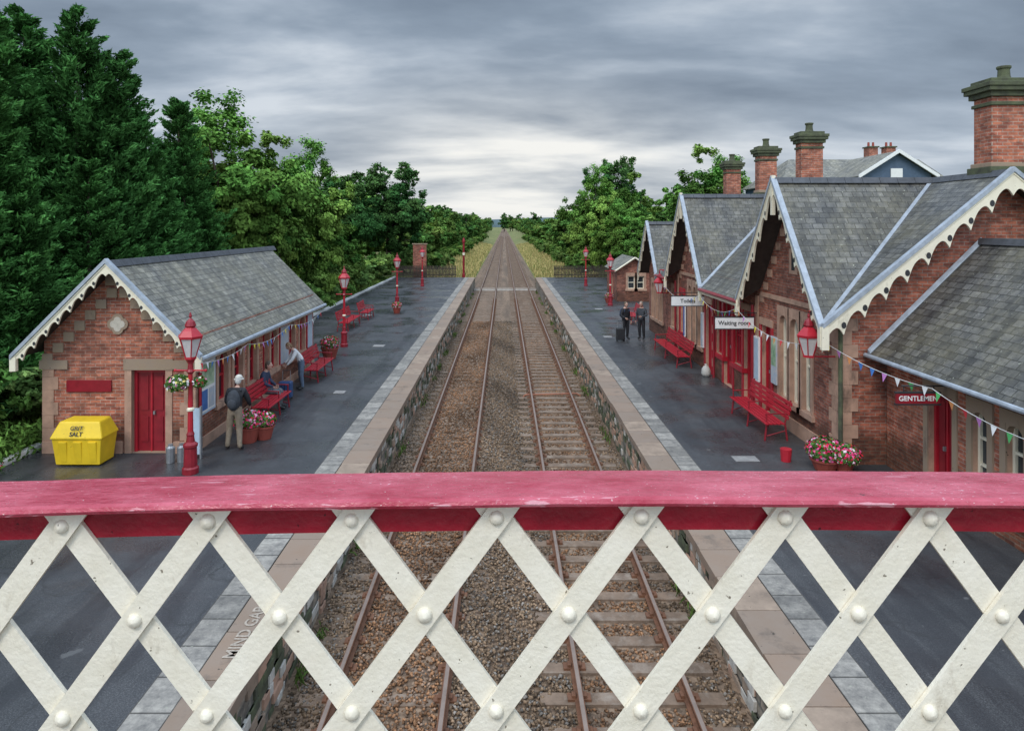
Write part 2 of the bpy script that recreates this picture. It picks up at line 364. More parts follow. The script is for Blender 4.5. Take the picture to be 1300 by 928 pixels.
def stones():
    n=95000
    y=6+ (RNG.uniform(0,1,n)**1.5)*40; x=RNG.uniform(-2.98,3.18,n)
    r=RNG.uniform(.018,.04,n)
    o=np.array([(1,0,0),(-1,0,0),(0,1,0),(0,-1,0),(0,0,1),(0,0,-1)],float)
    six=(x>-.7)&(x<.9); keep=six|(RNG.uniform(0,1,n)<.8); x=x[keep];y=y[keep];r=r[keep]; n=len(x)
    zz=-1.10+np.where((x>-.7)&(x<.9),.03,0)+RNG.uniform(0,.02,n)
    zz=np.where((x<-.9)&(x>-2.2),zz+.02,zz)
    on=((y%.65)<.26)&(((x>.55)&(x<3.0)))
    zz=np.where(on,-1.2,zz)
    J=o[None]*RNG.uniform(.55,1.3,(n,6,1))
    ang=RNG.uniform(0,6.28,n); ca,sa=np.cos(ang),np.sin(ang); tl=RNG.uniform(-.6,.6,n)
    X=J[...,0]*ca[:,None]-J[...,1]*sa[:,None]; Y=J[...,0]*sa[:,None]+J[...,1]*ca[:,None]; Z=J[...,2]*.7+X*tl[:,None]
    V=np.stack([X,Y,Z],-1)*r[:,None,None]+np.stack([x,y,zz],-1)[:,None]
    F=np.array([(0,2,4),(2,1,4),(1,3,4),(3,0,4),(2,0,5),(1,2,5),(3,1,5),(0,3,5)])
    fi=(F[None]+np.arange(n)[:,None,None]*6).reshape(-1)
    me=bpy.data.meshes.new('ballast_stones'); me.vertices.add(n*6); me.vertices.foreach_set('co',V.astype(np.float32).ravel())
    me.loops.add(len(fi)); me.loops.foreach_set('vertex_index',fi.astype(np.int32)); me.polygons.add(n*8)
    me.polygons.foreach_set('loop_start',(np.arange(n*8)*3).astype(np.int32))
    try: me.polygons.foreach_set('loop_total',np.full(n*8,3,np.int32))
    except Exception: pass
    me.update(calc_edges=True); me.materials.append(ATTR)
    a=me.color_attributes.new('Col','FLOAT_COLOR','POINT')
    base=np.array([.20,.135,.085])[None]*RNG.uniform(.4,1.8,(n,1))
    grey=RNG.uniform(0,1,(n,1))<.22; base=np.where(grey,np.array([.20,.175,.15])*RNG.uniform(.5,1.7,(n,1)),base)
    rb=(np.abs(np.abs(x-.1)-1.65)<.7)[:,None]; base=np.where(rb,base*np.array([1.22,.95,.78]),base)
    patch=(.8+.35*np.sin(y*.9+np.sin(x*2.2))*np.sin(x*1.7+y*.3))[:,None]; base=base*patch
    c=np.ones((n,6,4),np.float32); c[:,:,:3]=base[:,None]; a.data.foreach_set('color',c.ravel())
    ob=bpy.data.objects.new('ballast_stones',me); COL.objects.link(ob)
stones()
RX=[-2.3,-.8,1.02,2.49]
def track(name,xa,xb,ztop):
    e=empty(name); mb=MB(); k=0
    y=2.0
    while y<420:
        j=random.uniform(-.03,.03); mb.box(xa-.52+j,xb+.52+j,y,y+.24,-1.2,ztop+random.uniform(-.01,.008),SLEEP)
        if y<60:
            for x in (xa,xb):
                mb.box(x-.16,x+.16,y+.05,y+.19,ztop-.01,ztop+.035,RUST); mb.box(x-.10,x-.05,y+.07,y+.17,ztop,ztop+.07,RUST); mb.box(x+.05,x+.10,y+.07,y+.17,ztop,ztop+.07,RUST)
        y+=.65
    mb.build('sleepers',e)
    for x in (xa,xb):
        r=MB(); P=[(-.065,-1.05),(.065,-1.05),(.065,-1.035),(.012,-1.02),(.012,-.945),(.036,-.935),(.036,-.905),(-.036,-.905),(-.036,-.935),(-.012,-.945),(-.012,-1.02),(-.065,-1.035)]
        n=len(P)
        for i in range(n):
            a,b=P[i],P[(i+1)%n]; r.poly([(x+a[0],-60,a[1]),(x+b[0],-60,b[1]),(x+b[0],1400,b[1]),(x+a[0],1400,a[1])],RUST)
        r.poly([(x-.027,-60,-.901),(x+.027,-60,-.901),(x+.027,1400,-.901),(x-.027,1400,-.901)],STEEL)
        r.build('rail',e)
track('railway_track',RX[0],RX[1],-1.085); track('railway_track',RX[2],RX[3],-1.062)
mb=MB(); OR=M('orange_pipe',(.36,.13,.07),.6,.3,8,0)
mb.tube((.8,25.7,-1.0),(2.75,25.9,-1.0),.025,.025,OR,8); mb.tube((.8,25.7,-1.0),(.7,25.7,-1.1),.025,.025,OR,8); mb.tube((2.75,25.9,-1.0),(2.9,25.9,-1.1),.025,.025,OR,8); mb.build('cable_pipe')
PALEG=M('worn_edge',(.5,.48,.44),.8,.2,3,0)
mb=MB()
for x0,x1 in ((-3.0,-2.4),(-2.2,-.9),(-.7,.92),(1.12,2.39),(2.6,3.2)):
    mb.box(x0,x1,68,69.3,-1.09,-.94,SLEEP); mb.box(x0,x1,67.93,67.99,-1.09,-.93,PALEG); mb.box(x0,x1,69.31,69.37,-1.09,-.93,PALEG)
mb.build('foot_crossing')
def uvq(mb,x0,x1,y0,y1,z,mat,off=0):
    mb.poly([(x0,y0,z),(x1,y0,z),(x1,y1,z),(x0,y1,z)],mat,[(y0,x0+off),(y0,x1+off),(y1,x1+off),(y1,x0+off)])
DC=(1.6,.55,.72,(.15,.115,.09))
COPE2=[M('coping_stone_a',(.35,.25,.18),.8,.3,2.5,.2,c2=(.26,.20,.155),dirt=DC),M('coping_stone_b',(.31,.23,.17),.8,.3,2.5,.2,dirt=DC),M('coping_stone_c',(.39,.27,.19),.8,.3,2.2,.2,c2=(.28,.21,.16),dirt=DC)]
def platform(sign,edge,back):
    e=empty('station_platform'); Y0,Y1=-25,71; ed=edge; g=sign
    mb=MB(); xs=lambda a:ed+g*a
    a,b=sorted((xs(.0),xs(.62))); 
    yy=Y0
    while yy<Y1:
        l=random.uniform(.85,1.0); y2=min(Y1,yy+l); j=random.uniform(-.012,.012)
        mb.hexa([(a+j,yy+.008,-.14),(b,yy+.008,-.14),(b,y2-.006,-.14),(a+j,y2-.006,-.14),(a+j,yy+.008,.004+j*.3),(b,yy+.008,.004),(b,y2-.006,.004),(a+j,y2-.006,.004+j*.3)],COPE2[random.randrange(3)])
        yy=y2
    mb.build('coping',e)
    mb=MB(); a,b=sorted((xs(.0)+g*.02,xs(.63))); mb.poly([(a,Y0,-.01),(b,Y0,-.01),(b,Y1,-.01),(a,Y1,-.01)],WOODG)
    mb.build('coping_bed',e)
    mb=MB(); a,b=sorted((xs(.63),xs(1.09))); uvq(mb,a,b,Y0,Y1,.002,PAVE,off=-min(a,b)); mb.build('paving',e)
    mb=MB(); a,b=sorted((xs(1.09),back)); uvq(mb,a,b,Y0,Y1,-.003,ASPH); mb.build('asphalt_surface',e)
    mb=MB(); w=xs(.07)
    mb.poly([(w,Y0,-1.35),(w,Y1,-1.35),(w,Y1,-.141),(w,Y0,-.141)],PWALL,[(Y0,-1.35),(Y1,-1.35),(Y1,-.141),(Y0,-.141)])
    mb.poly([(xs(0),Y1,-1.35),(back,Y1,-1.35),(back,Y1,-.01),(xs(0),Y1,-.01)],PWALL,[(xs(0),-1.35),(back,-1.35),(back,0),(xs(0),0)])
    mb.build('platform_wall',e)
    # projecting rough stones in the wall face
    mb=MB(); 
    for i in range(900):
        y=6+50*random.random()**1.3; z=-1.2+.17*random.randrange(6)+.02; q=random.uniform(.01,.05); l=random.uniform(.15,.4); x0_,x1_=sorted((w,w-g*q))
        mb.box(x0_,x1_,y,y+l,z,z+.14,random.choice((STONER,COPE2[1],STONED,STONED,PALEST)))
    mb.build('rough_facing_stones',e,bevel=.01)
    mb=MB(); a,b=sorted((back,back+g*.12)); mb.box(a,b,26.5 if g<0 else 36,Y1,-.1,.14,WHITE); mb.build('kerb',e)
PALEST=M('lichened_stone',(.5,.47,.42),.9,.35,5,.3)
platform(-1,PX0,-11.3); platform(1,PX1,11.5)
mb=MB(); LG=M('concrete_cover',(.26,.25,.24),.8,.2,5,.1)
for x,y,w,l in ((-8.2,41,.5,.7),(-5.6,30.5,.5,.5),(5.55,15.7,.55,.35),(5.0,33,.4,.5),(-5.3,22,.35,.35),(6.1,44,.5,.5)):
    mb.box(x-w/2,x+w/2,y-l/2,y+l/2,-.05,.006,LG)
mb.build('manhole_covers')
t=text('MIND GAP',(-3.40,9.0,.012),.24,(0,0,math.pi/2),M('worn_white_marking',(.38,.32,.26),.8,.4,20,0),name='platform_marking')
def weeds():
    n=3600; side=RNG.integers(0,2,n); x=np.where(side==0,-2.90,3.10)+RNG.normal(size=n)*.06; y=6+RNG.uniform(0,1,n)**1.2*60
    cl=np.sin(y*1.7+side)*np.sin(y*.43+2*side)>.3; x=x[cl];y=y[cl]; n=len(x)
    P=np.stack([x,y,-1.05+RNG.uniform(0,.12,n)],1); T=np.stack([RNG.normal(size=n)*.5,RNG.normal(size=n)*.5,np.ones(n)],1)
    foliage('trackside_weeds',[leaves(P,rdir(n),.10,.16,np.array([.10,.16,.04])*RNG.uniform(.5,1.5,(n,1)),T)])
weeds()
# ------------------------------------------------------------------ wall helpers
def TX(x,sgn):
    return lambda u,z,d:(x+sgn*d,u,z)
def TY(y,sgn):
    return lambda u,z,d:(u,y+sgn*d,z)
def wall(mb,T,u0,u1,z0,z1,ops,mat,rev=.2,rm=STONER):
    us=sorted({u0,u1}|{o[0] for o in ops}|{o[1] for o in ops}); zs=sorted({z0,z1}|{o[2] for o in ops}|{o[3] for o in ops})
    for a,b in zip(us,us[1:]):
        for c,d in zip(zs,zs[1:]):
            mu,mz=(a+b)/2,(c+d)/2
            if any(o[0]<mu<o[1] and o[2]<mz<o[3] for o in ops): continue
            mb.poly([T(a,c,0),T(b,c,0),T(b,d,0),T(a,d,0)],mat)
    for a,b,c,d in ops:
        for q in ([(a,c),(a,d)],[(b,c),(b,d)],[(a,c),(b,c)],[(a,d),(b,d)]):
            (p,r)=q; mb.poly([T(p[0],p[1],0),T(r[0],r[1],0),T(r[0],r[1],-rev),T(p[0],p[1],-rev)],rm)
def arch(mb,T,a,b,zs,zt,d0,d1,mat,rise=None,n=10):
    w=b-a; rise=rise or w*.5
    pr=[]
    for i in range(n+1):
        t=i/n; u=a+w*t; pr.append((u,zs+rise*math.sqrt(max(0,1-(2*t-1)**2))))
    for (u0,z0),(u1,z1) in zip(pr,pr[1:]):
        mb.poly([T(u0,z0,d1),T(u1,z1,d1),T(u1,zt,d1),T(u0,zt,d1)],mat)
        mb.poly([T(u0,z0,d1),T(u1,z1,d1),T(u1,z1,d0),T(u0,z0,d0)],mat)
    mb.poly([T(a,zt,d0),T(b,zt,d0),T(b,zt,d1),T(a,zt,d1)],mat)
def window(st,wi,T,a,b,c,d,frame=CREAM,hb=1,vb=0,archd=True,rev=.14,stone=STONER):
    wi.poly([T(a,c,-rev),T(b,c,-rev),T(b,d,-rev),T(a,d,-rev)],GLASSM)
    f=.06
    wi.tbox(T,a,a+f,c,d,-rev,-rev+.05,frame); wi.tbox(T,b-f,b,c,d,-rev,-rev+.05,frame)
    wi.tbox(T,a+f,b-f,c,c+f,-rev,-rev+.05,frame); wi.tbox(T,a+f,b-f,d-f,d,-rev,-rev+.05,frame)
    for i in range(hb):
        z=c+(d-c)*(i+1)/(hb+1); wi.tbox(T,a+f,b-f,z-.025,z+.025,-rev,-rev+.045,frame)
    for i in range(vb):
        u=a+(b-a)*(i+1)/(vb+1); wi.tbox(T,u-.018,u+.018,c+f,d-f,-rev,-rev+.04,frame)
    jw=.14
    st.tbox(T,a-jw,a-.001,c,d-.001,-.05,.035,stone); st.tbox(T,b+.001,b+jw,c,d-.001,-.05,.035,stone)
    st.tbox(T,a-jw-.06,b+jw+.06,c-.14,c-.001,-.1,.08,stone)
    if archd:
        w=b-a; arch(st,T,a,b,d-w*.5,d+.001,-.12,.03,stone); 
    st.tbox(T,a-jw,b+jw,d,d+.24,-.05,.036,stone)
def door(wi,T,a,b,c,d,mat=REDD,rev=.16,frame=REDP):
    wi.poly([T(a,c,-rev),T(b,c,-rev),T(b,d,-rev),T(a,d,-rev)],mat)
    wi.tbox(T,a,a+.07,c,d,-rev,-rev+.05,frame); wi.tbox(T,b-.07,b,c,d,-rev,-rev+.05,frame); wi.tbox(T,a+.07,b-.07,d-.07,d,-rev,-rev+.05,frame)
    m=(a+b)/2; wi.tbox(T,m-.02,m+.02,c,d-.07,-rev,-rev+.03,frame)
    for u0,u1 in ((a+.13,m-.08),(m+.08,b-.13)):
        for z0,z1 in ((.12,.42),(.5,.92)):
            wi.tbox(T,u0,u1,c+(d-c)*z0,c+(d-c)*z1,-rev,-rev+.02,mat)
    wi.tbox(T,m+.05,m+.09,c+(d-c)*.45,c+(d-c)*.49,-rev,-rev+.06,SILV)
def barge(mb,T,u0,z0,u1,z1,d,n,w0=.13,w1=.17,mat=CREAM,cap=GREYP):
    K=n*12
    pts=[]
    for i in range(K+1):
        t=i/K; u=u0+(u1-u0)*t; z=z0+(z1-z0)*t; w=w0+w1*(1-abs(math.sin(math.pi*n*t)))**1.3
        pts.append((u,z,w))
    for (a,za,wa),(b,zb,wb) in zip(pts,pts[1:]):
        for dd in (d,d+.05): mb.poly([T(a,za-wa,dd),T(b,zb-wb,dd),T(b,zb,dd),T(a,za,dd)],mat)
        mb.poly([T(a,za-wa,d),T(b,zb-wb,d),T(b,zb-wb,d+.05),T(a,za-wa,d+.05)],mat)
    mb.hexa([T(u0,z0+.002,d-.05),T(u1,z1+.002,d-.05),T(u1,z1+.002,d+.09),T(u0,z0+.002,d+.09),T(u0,z0+.11,d-.05),T(u1,z1+.11,d-.05),T(u1,z1+.11,d+.09),T(u0,z0+.11,d+.09)],cap)
    for i in range(0,K):
        a,za,wa=pts[i]; b,zb,wb=pts[i+1]
        mb.poly([T(a,za-.05,d+.066),T(b,zb-.05,d+.066),T(b,zb-.01,d+.066),T(a,za-.01,d+.066)],mat)
        mb.poly([T(a,za-.05,d+.05),T(b,zb-.05,d+.05),T(b,zb-.05,d+.066),T(a,za-.05,d+.066)],mat)
    for k in range(n-1):
        t=(k+1.0)/n
        u=u0+(u1-u0)*t; z=z0+(z1-z0)*t-w0-w1*.30; r=.16*w1+.008
        mb.poly([T(u+r*math.cos(2*math.pi*q/10),z+r*1.3*math.sin(2*math.pi*q/10),d+.054) for q in range(10)],IRON)
def roofpoly(mb,pts,mat,udir,thick=.05):
    P=[Vector(p) for p in pts]; U=Vector(udir); nrm=(P[1]-P[0]).cross(P[2]-P[0]).normalized(); 
    if nrm.z<0: nrm=-nrm
    Vd=nrm.cross(U).normalized(); o=P[0]
    mb.poly(P,mat,[(p.dot(U),p.dot(Vd)) for p in P])
    mb.poly([p-nrm*thick for p in P],WOODG)
    n=len(P)
    for i in range(n):
        a,b=P[i],P[(i+1)%n]; mb.poly([a,b,b-nrm*thick,a-nrm*thick],mat,[(0,0),(.1,0),(.1,.02),(0,.02)])
def chimney(name,x,y,z0,z1,w,parent,d=None,cp=1.0):
    mb=MB(); d=d or w; h=w/2; hd=d/2; o=cp
    def b(e,a0,a1,m): mb.box(x-h-e,x+h+e,y-hd-e,y+hd+e,a0,a1,m)
    b(.10*o,z0-.6,z0+.35,STONED); b(.05*o,z0+.35,z0+.45,STONE)
    b(0,z0+.45,z1-.62,BRICKL); b(.04*o,z1-.62,z1-.54,STONED); b(0,z1-.54,z1-.42,BRICKL)
    b(.08*o,z1-.42,z1-.30,STONED); b(.15*o,z1-.30,z1-.20,STONED); b(.18*o,z1-.20,z1-.1,STONED); b(.05*o,z1-.1,z1,STONED)
    mb.lathe([(.16,0),(.13,.1),(.12,.25),(.15,.28),(.15,.33)],(x,y,z1),STONED,10)
    mb.build(name,parent,bevel=.012)
# ------------------------------------------------------------------ LEFT WAITING ROOM
PALESTONE=M('pale_stone',(.55,.50,.42),.8,.15,8,.1); RIDGE=M('ridge_tile',(.07,.075,.085),.6,.3,5,.2)
def left_building():
    e=empty('waiting_room_building'); x0,x1,y0,y1=-10.85,-7.3,16.1,26.1; cx=-9.08; 
    ze=2.36; hw=2.12; zr=4.5; sl=(zr-ze)/hw
    W=MB(); S=MB(); G=MB()
    F=TY(y0,-1)
    dA,dB=-8.78,-7.98
    wall(W,F,x0,x1,0,2.55,[(dA,dB,0,1.95)],BRICKL,.2,STONE)
    zt=lambda x: zr-.08-abs(x-cx)*sl
    W.poly([(x0,y0,2.55),(x1,y0,2.55),(x1,y0,zt(x1)),(cx,y0,zt(cx)),(x0,y0,zt(x0))],BRICKL)
    W.poly([(x0,y1,0),(x1,y1,0),(x1,y1,zt(x1)),(cx,y1,zt(cx)),(x0,y1,zt(x0))],BRICKL)
    W.poly([(x0,y0,0),(x0,y1,0),(x0,y1,zt(x0)),(x0,y0,zt(x0))],BRICKL)
    door(G,F,dA,dB,0,1.95); S.tbox(F,dA-.18,dB+.18,1.96,2.22,-.1,.04,STONE); 
    for a in (dA-.16,dB+.001): S.tbox(F,a,a+.159,0,1.955,-.1,.025,STONER)
    for k in range(7):
        w=.34 if k%2 else .24
        S.tbox(F,x1-w,x1+.03,k*.3,k*.3+.295,-.3,.022,STONER); S.tbox(F,x0-.03,x0+w,k*.3,k*.3+.295,-.3,.022,STONER)
    for sgn in (-1,1):
        for k in range(7):
            xa=cx+sgn*(1.80-.255*k); xb=cx+sgn*(1.80-.255*k-.24); z=2.12+.257*k
            a,b=sorted((xa,xb)); S.tbox(F,a,b,z,z+.22,-.05,.035+.002*k,STONE)
        a,b=sorted((cx+sgn*1.86,cx+sgn*1.2)); S.tbox(F,a,b,1.98,2.19,-.05,.045,STONE)
    S.tbox(F,cx-.3,cx+.3,3.95,4.2,-.05,.05,STONE)
    def disc(u,z,r,d,mat,n=18):
        S.poly([F(u+r*math.cos(2*math.pi*k/n),z+r*math.sin(2*math.pi*k/n),d) for k in range(n)],mat)
        S.add([F(u+r*math.cos(2*math.pi*k/n),z+r*math.sin(2*math.pi*k/n),dd) for dd in (0,d) for k in range(n)],[(k,(k+1)%n,n+(k+1)%n,n+k) for k in range(n)],mat)
    u,z=-9.1,3.04
    for i,(a,b) in enumerate(((.11,0),(-.11,0),(0,.11),(0,-.11))): disc(u+a,z+b,.135,.036+i*.001,STONE)
    for i,(a,b) in enumerate(((.09,0),(-.09,0),(0,.09),(0,-.09))): disc(u+a,z+b,.085,.042+i*.001,PALESTONE)
    S.tbox(F,x0-.02,dA-.2,0,.28,-.05,.05,STONER); S.tbox(F,dB+.2,x1+.02,0,.28,-.05,.05,STONER)
    G.tbox(F,-10.3,-9.25,1.45,1.72,.0,.04,REDD)
    T=TX(x1,1)
    ops=[]
    for yc in (17.7,18.7,19.8,21.6,23.4,24.6): ops.append((yc-.3,yc+.3,.85,2.1))
    ops.append((20.65,21.1,.0,2.05))
    wall(W,T,y0,y1,0,2.75,ops,BRICKL)
    for o in ops:
        if o[2]>.5: window(S,G,T,*o,frame=REDP,hb=1,stone=STONER)
        else: door(G,T,*o)
    S.tbox(T,y0+.36,y1,0,.25,-.05,.045,STONER)
    for a,b,m in ((16.3,17.1,WHITE),(22.15,22.95,PAPER),(25.2,25.8,PALEB)):
        G.tbox(T,a-.05,b+.05,.8,2.1,.0,.05,REDP if m is not WHITE else PALEB); G.tbox(T,a,b,.85,2.05,.05,.056,m)
    G.tbox(T,16.34,17.06,1.45,2.0,.056,.06,GREENB); G.tbox(T,16.34,16.68,.9,1.38,.056,.06,BLUEB); G.tbox(T,16.74,17.06,.9,1.38,.056,.06,PAPER)
    W.build('walls',e); S.build('stone_dressings',e); G.build('windows_and_doors',e)
    R=MB(); ya,yb=y0-.5,y1+.35
    roofpoly(R,[(cx+hw,ya,ze),(cx+hw,yb,ze),(cx,yb,zr),(cx,ya,zr)],SLATEL,(0,1,0))
    roofpoly(R,[(cx-hw,ya,ze),(cx-hw,yb,ze),(cx,yb,zr),(cx,ya,zr)],SLATEL,(0,1,0))
    y=ya
    while y<yb: R.hexa([(cx-.13,y,zr-.09),(cx+.13,y,zr-.09),(cx+.13,y+.44,zr-.09),(cx-.13,y+.44,zr-.09),(cx-.04,y,zr+.06),(cx+.04,y,zr+.06),(cx+.04,y+.44,zr+.06),(cx-.04,y+.44,zr+.06)],RIDGE); y+=.45
    R.build('slate_roof',e)
    B=MB(); F2=TY(ya,-1)
    barge(B,F2,cx-hw-.05,ze-.05,cx,zr,0,8,.14,.16); barge(B,F2,cx+hw+.05,ze-.05,cx,zr,0.001,8,.14,.16)
    B.tbox(F2,cx-hw-.06,cx-hw+.08,ze-.32,ze,-.02,.07,CREAM); B.tbox(F2,cx+hw-.08,cx+hw+.06,ze-.32,ze,-.02,.07,CREAM)
    B.build('bargeboards',e)
    Gt=MB(); Gt.tube((cx+hw+.03,ya,ze-.06),(cx+hw+.03,yb,ze-.06),.06,.06,GREYP,8); Gt.box(cx+hw-.08,cx+hw-.03,ya+.1,yb,ze-.17,ze-.03,CREAM)
    Gt.tube((x1+.08,y0+.12,0),(x1+.08,y0+.12,2.2),.04,.04,REDD,8)
    Gt.build('gutter',e)
left_building()
# ------------------------------------------------------------------ RIGHT STATION BUILDING
def right_building():
    e=empty('station_building'); X=7.5; XE=6.96; XR=11.08; XB=15.2; ZE=3.15; ZR=6.53
    W=MB();S=MB();G=MB();T=TX(X,-1)
    arched=[]
    for yc in (16.9,17.6,18.3): arched.append((yc-.24,yc+.24,.75,2.95))
    for yc in (26.1,26.8,27.5): arched.append((yc-.24,yc+.24,.75,2.95))
    arched.append((29.9,30.4,.9,2.6))
    dr=[(20.45,21.35,0,2.75),(21.5,22.3,.9,2.75),(22.4,23.3,0,2.75),(23.4,24.1,.9,2.75),(19.15,19.85,0,2.5),(24.7,25.4,0,2.5),(28.4,29.0,.9,2.5)]
    ops=arched+dr
    wall(W,T,15.3,31.4,0,3.6,ops,BRICK)
    for o in arched: window(S,G,T,*o,frame=CREAM,hb=1,stone=STONER)
    for o in dr:
        if o[2]>.5:
            window(S,G,T,*o,frame=REDP,hb=1,vb=2,archd=False,stone=REDP)
        else:
            door(G,T,*o,mat=REDD); S.tbox(T,o[0]-.14,o[1]+.14,o[3],o[3]+.2,-.05,.04,STONER)
            S.tbox(T,o[0]-.14,o[0]-.001,0,o[3],-.05,.03,REDP); S.tbox(T,o[1]+.001,o[1]+.14,0,o[3],-.05,.03,REDP)
    for yc,hw,zr in ((17.65,2.35,6.35),(26.8,2.3,6.35)):
        W.poly([T(yc-hw,3.6,0),T(yc+hw,3.6,0),T(yc,zr,0)],BRICK)
        for sg in (-1,1):
            for k in range(7):
                a=yc+sg*(2.32-.30*k); b=a-sg*.28; z=3.15+.385*k
                aa,bb=sorted((a,b)); S.tbox(T,aa,bb,z,z+.2,-.05,.035+.001*k,STONER)
        S.tbox(T,yc-.25,yc+.25,4.1,4.75,-.05,.03,STONER); G.tbox(T,yc-.1,yc+.1,4.2,4.65,.03,.034,IRON)
        S.tbox(T,yc-2.2,yc+2.2,3.32,3.44,-.05,.05,STONER)
    F=TY(15.3,-1)
    for k in range(11):
        S.tbox(T,15.26,15.3+(.42 if k%2 else .28),k*.3,k*.3+.294,-.1,.025,STONER); S.tbox(F,7.48,7.5+(.28 if k%2 else .42),k*.3,k*.3+.294,-.1,.03,STONER)
    for yy in (20.1,24.25,29.3):
        for k in range(11): S.tbox(T,yy,yy+(.3 if k%2 else .22),k*.3,k*.3+.294,-.05,.028,STONER)
    S.tbox(T,15.72,19.1,0,.35,-.05,.05,STONER); 
    sl=(ZR-ZE)/(XR-XE); zt=lambda x: ZR-.1-abs(x-XR)*sl
    W.poly([(X,15.3,0),(14.66,15.3,0),(14.66,15.3,zt(14.66)),(XR,15.3,zt(XR)),(X,15.3,zt(X))],BRICK)
    for k in range(9):
        a=7.62+.36*k; z=3.28+.30*k; S.tbox(F,a,a+.34,z,z+.14,-.05,.04+.002*k,BRICKL)
    W.poly([(14.66,15.3,0),(14.66,31.4,0),(14.66,31.4,3.6),(14.66,15.3,3.6)],BRICK)
    W.poly([(X,31.4,0),(14.66,31.4,0),(14.66,31.4,zt(14.66)),(XR,31.4,zt(XR)),(X,31.4,zt(X))],BRICK)
    wall(W,T,31.5,35.3,0,3.1,[(32.3,32.75,.8,2.5),(33.2,33.65,.8,2.5),(34.1,34.55,.8,2.5)],BRICK)
    for o in [(32.3,32.75,.8,2.5),(33.2,33.65,.8,2.5),(34.1,34.55,.8,2.5)]: window(S,G,T,*o,frame=CREAM)
    W.poly([T(31.5,3.1,0),T(35.3,3.1,0),T(33.4,5.3,0)],BRICK)
    W.poly([(X,31.5,0),(13,31.5,0),(13,31.5,3.1),(X,31.5,3.1)],BRICK); W.poly([(X,35.3,0),(13,35.3,0),(13,35.3,3.1),(X,35.3,3.1)],BRICK)
    for a,b,m in ((19.92,20.3,PALEB),(25.5,25.78,PAPER),(28.05,28.3,BLUEB)):
        G.tbox(T,a,b,.8,2.1,.03,.08,WHITE); G.tbox(T,a+.03,b-.03,.85,2.05,.08,.086,m)
    G.tbox(T,18.65,19.02,1.0,2.3,.03,.07,PAPER); G.tbox(T,18.68,18.99,1.5,2.25,.07,.075,GREENB)
    W.build('walls',e); S.build('stone_dressings',e); G.build('windows_and_doors',e)
    R=MB(); U=(0,1,0); V=(1,0,0)
    g=[(14.95,17.62,20.3),(24.2,26.8,29.4)]
    roofpoly(R,[(XE,14.9,ZE),(XR,14.9,ZR),(XR,17.62,ZR)],SLATE,U)
    for a,c,b in g:
        roofpoly(R,[(XE,a,ZE),(XE,c,ZR),(XR,c,ZR)],SLATE,V); roofpoly(R,[(XE,b,ZE),(XE,c,ZR),(XR,c,ZR)],SLATE,V)
        for q in (a,b):
            p0=Vector((XE,q,ZE+.03)); p1=Vector((XR,c,ZR+.03))
            R.hexa([p0+Vector((-.04,0,-.02)),p1+Vector((-.05,0,-.02)),p1+Vector((.05,0,-.02)),p0+Vector((.07,0,-.02)),p0+Vector((-.04,0,.03)),p1+Vector((-.05,0,.03)),p1+Vector((.05,0,.03)),p0+Vector((.07,0,.03))],GREYP)
    roofpoly(R,[(XE,20.3,ZE),(XE,24.2,ZE),(XR,26.8,ZR),(XR,17.62,ZR)],SLATE,U)
    roofpoly(R,[(XE,29.4,ZE),(XE,31.5,ZE),(XR,31.5,ZR),(XR,26.8,ZR)],SLATE,U)
    roofpoly(R,[(XB,14.9,ZE),(XB,31.5,ZE),(XR,31.5,ZR),(XR,14.9,ZR)],SLATE,U)
    roofpoly(R,[(7.0,31.3,2.95),(13,31.3,2.95),(13,33.4,5.5),(7.0,33.4,5.5)],SLATE,V); roofpoly(R,[(7.0,35.5,2.95),(13,35.5,2.95),(13,33.4,5.5),(7.0,33.4,5.5)],SLATE,V)
    def ridge(p0,p1):
        p0=Vector(p0);p1=Vector(p1);d=(p1-p0);n=int(d.length/.45);d.normalize();q=Vector((0,0,1)).cross(d)
        for i in range(n):
            a=p0+d*(i*.45); b=a+d*.44; z=Vector((0,0,1))
            R.hexa([a-q*.13-z*.08,a+q*.13-z*.08,b+q*.13-z*.08,b-q*.13-z*.08,a-q*.04+z*.07,a+q*.04+z*.07,b+q*.04+z*.07,b-q*.04+z*.07],RIDGE)
    ridge((XR,15.0,ZR),(XR,31.5,ZR)); 
    for a,c,b in g: ridge((XE,c,ZR),(XR,c,ZR))
    ridge((7.0,33.4,5.5),(13,33.4,5.5))
    R.build('slate_roof',e)
    B=MB(); TB=TX(XE,-1)
    for a,c,b in g:
        barge(B,TB,a-.04,ZE-.05,c,ZR,0,6,.2,.26); barge(B,TB,b+.04,ZE-.05,c,ZR,0.002,6,.2,.26)
        B.tbox(TB,c-.05,c+.05,ZR-.9,ZR+.12,-.02,.07,CREAM)
        for q in (a-.08,b-.06): B.tbox(TB,q,q+.14,ZE-.45,ZE,-.02,.075,CREAM)
    barge(B,TX(7.0,-1),31.26,2.9,33.4,5.5,0,5,.18,.2); barge(B,TX(7.0,-1),35.54,2.9,33.4,5.5,0.002,5,.18,.2)
    FB=TY(14.9,-1)
    barge(B,FB,XE-.03,ZE-.03,XR,ZR,0,9,.22,.30); barge(B,FB,XB,ZE-.03,XR,ZR,.002,9,.22,.30)
    B.tbox(FB,XE-.06,XE+.1,ZE-.5,ZE,-.02,.08,CREAM)
    B.build('bargeboards',e)
    D=MB()
    for a,b in ((20.3,24.2),(29.4,31.2)):
        D.tube((XE-.05,a,ZE-.05),(XE-.05,b,ZE-.05),.06,.06,REDD,8); D.box(XE,XE+.05,a,b,ZE-.2,ZE-.03,CREAM)
    for yy in (20.35,24.1,29.5): D.tube((X-.1,yy,0),(X-.1,yy,3.0),.045,.045,REDD,8)
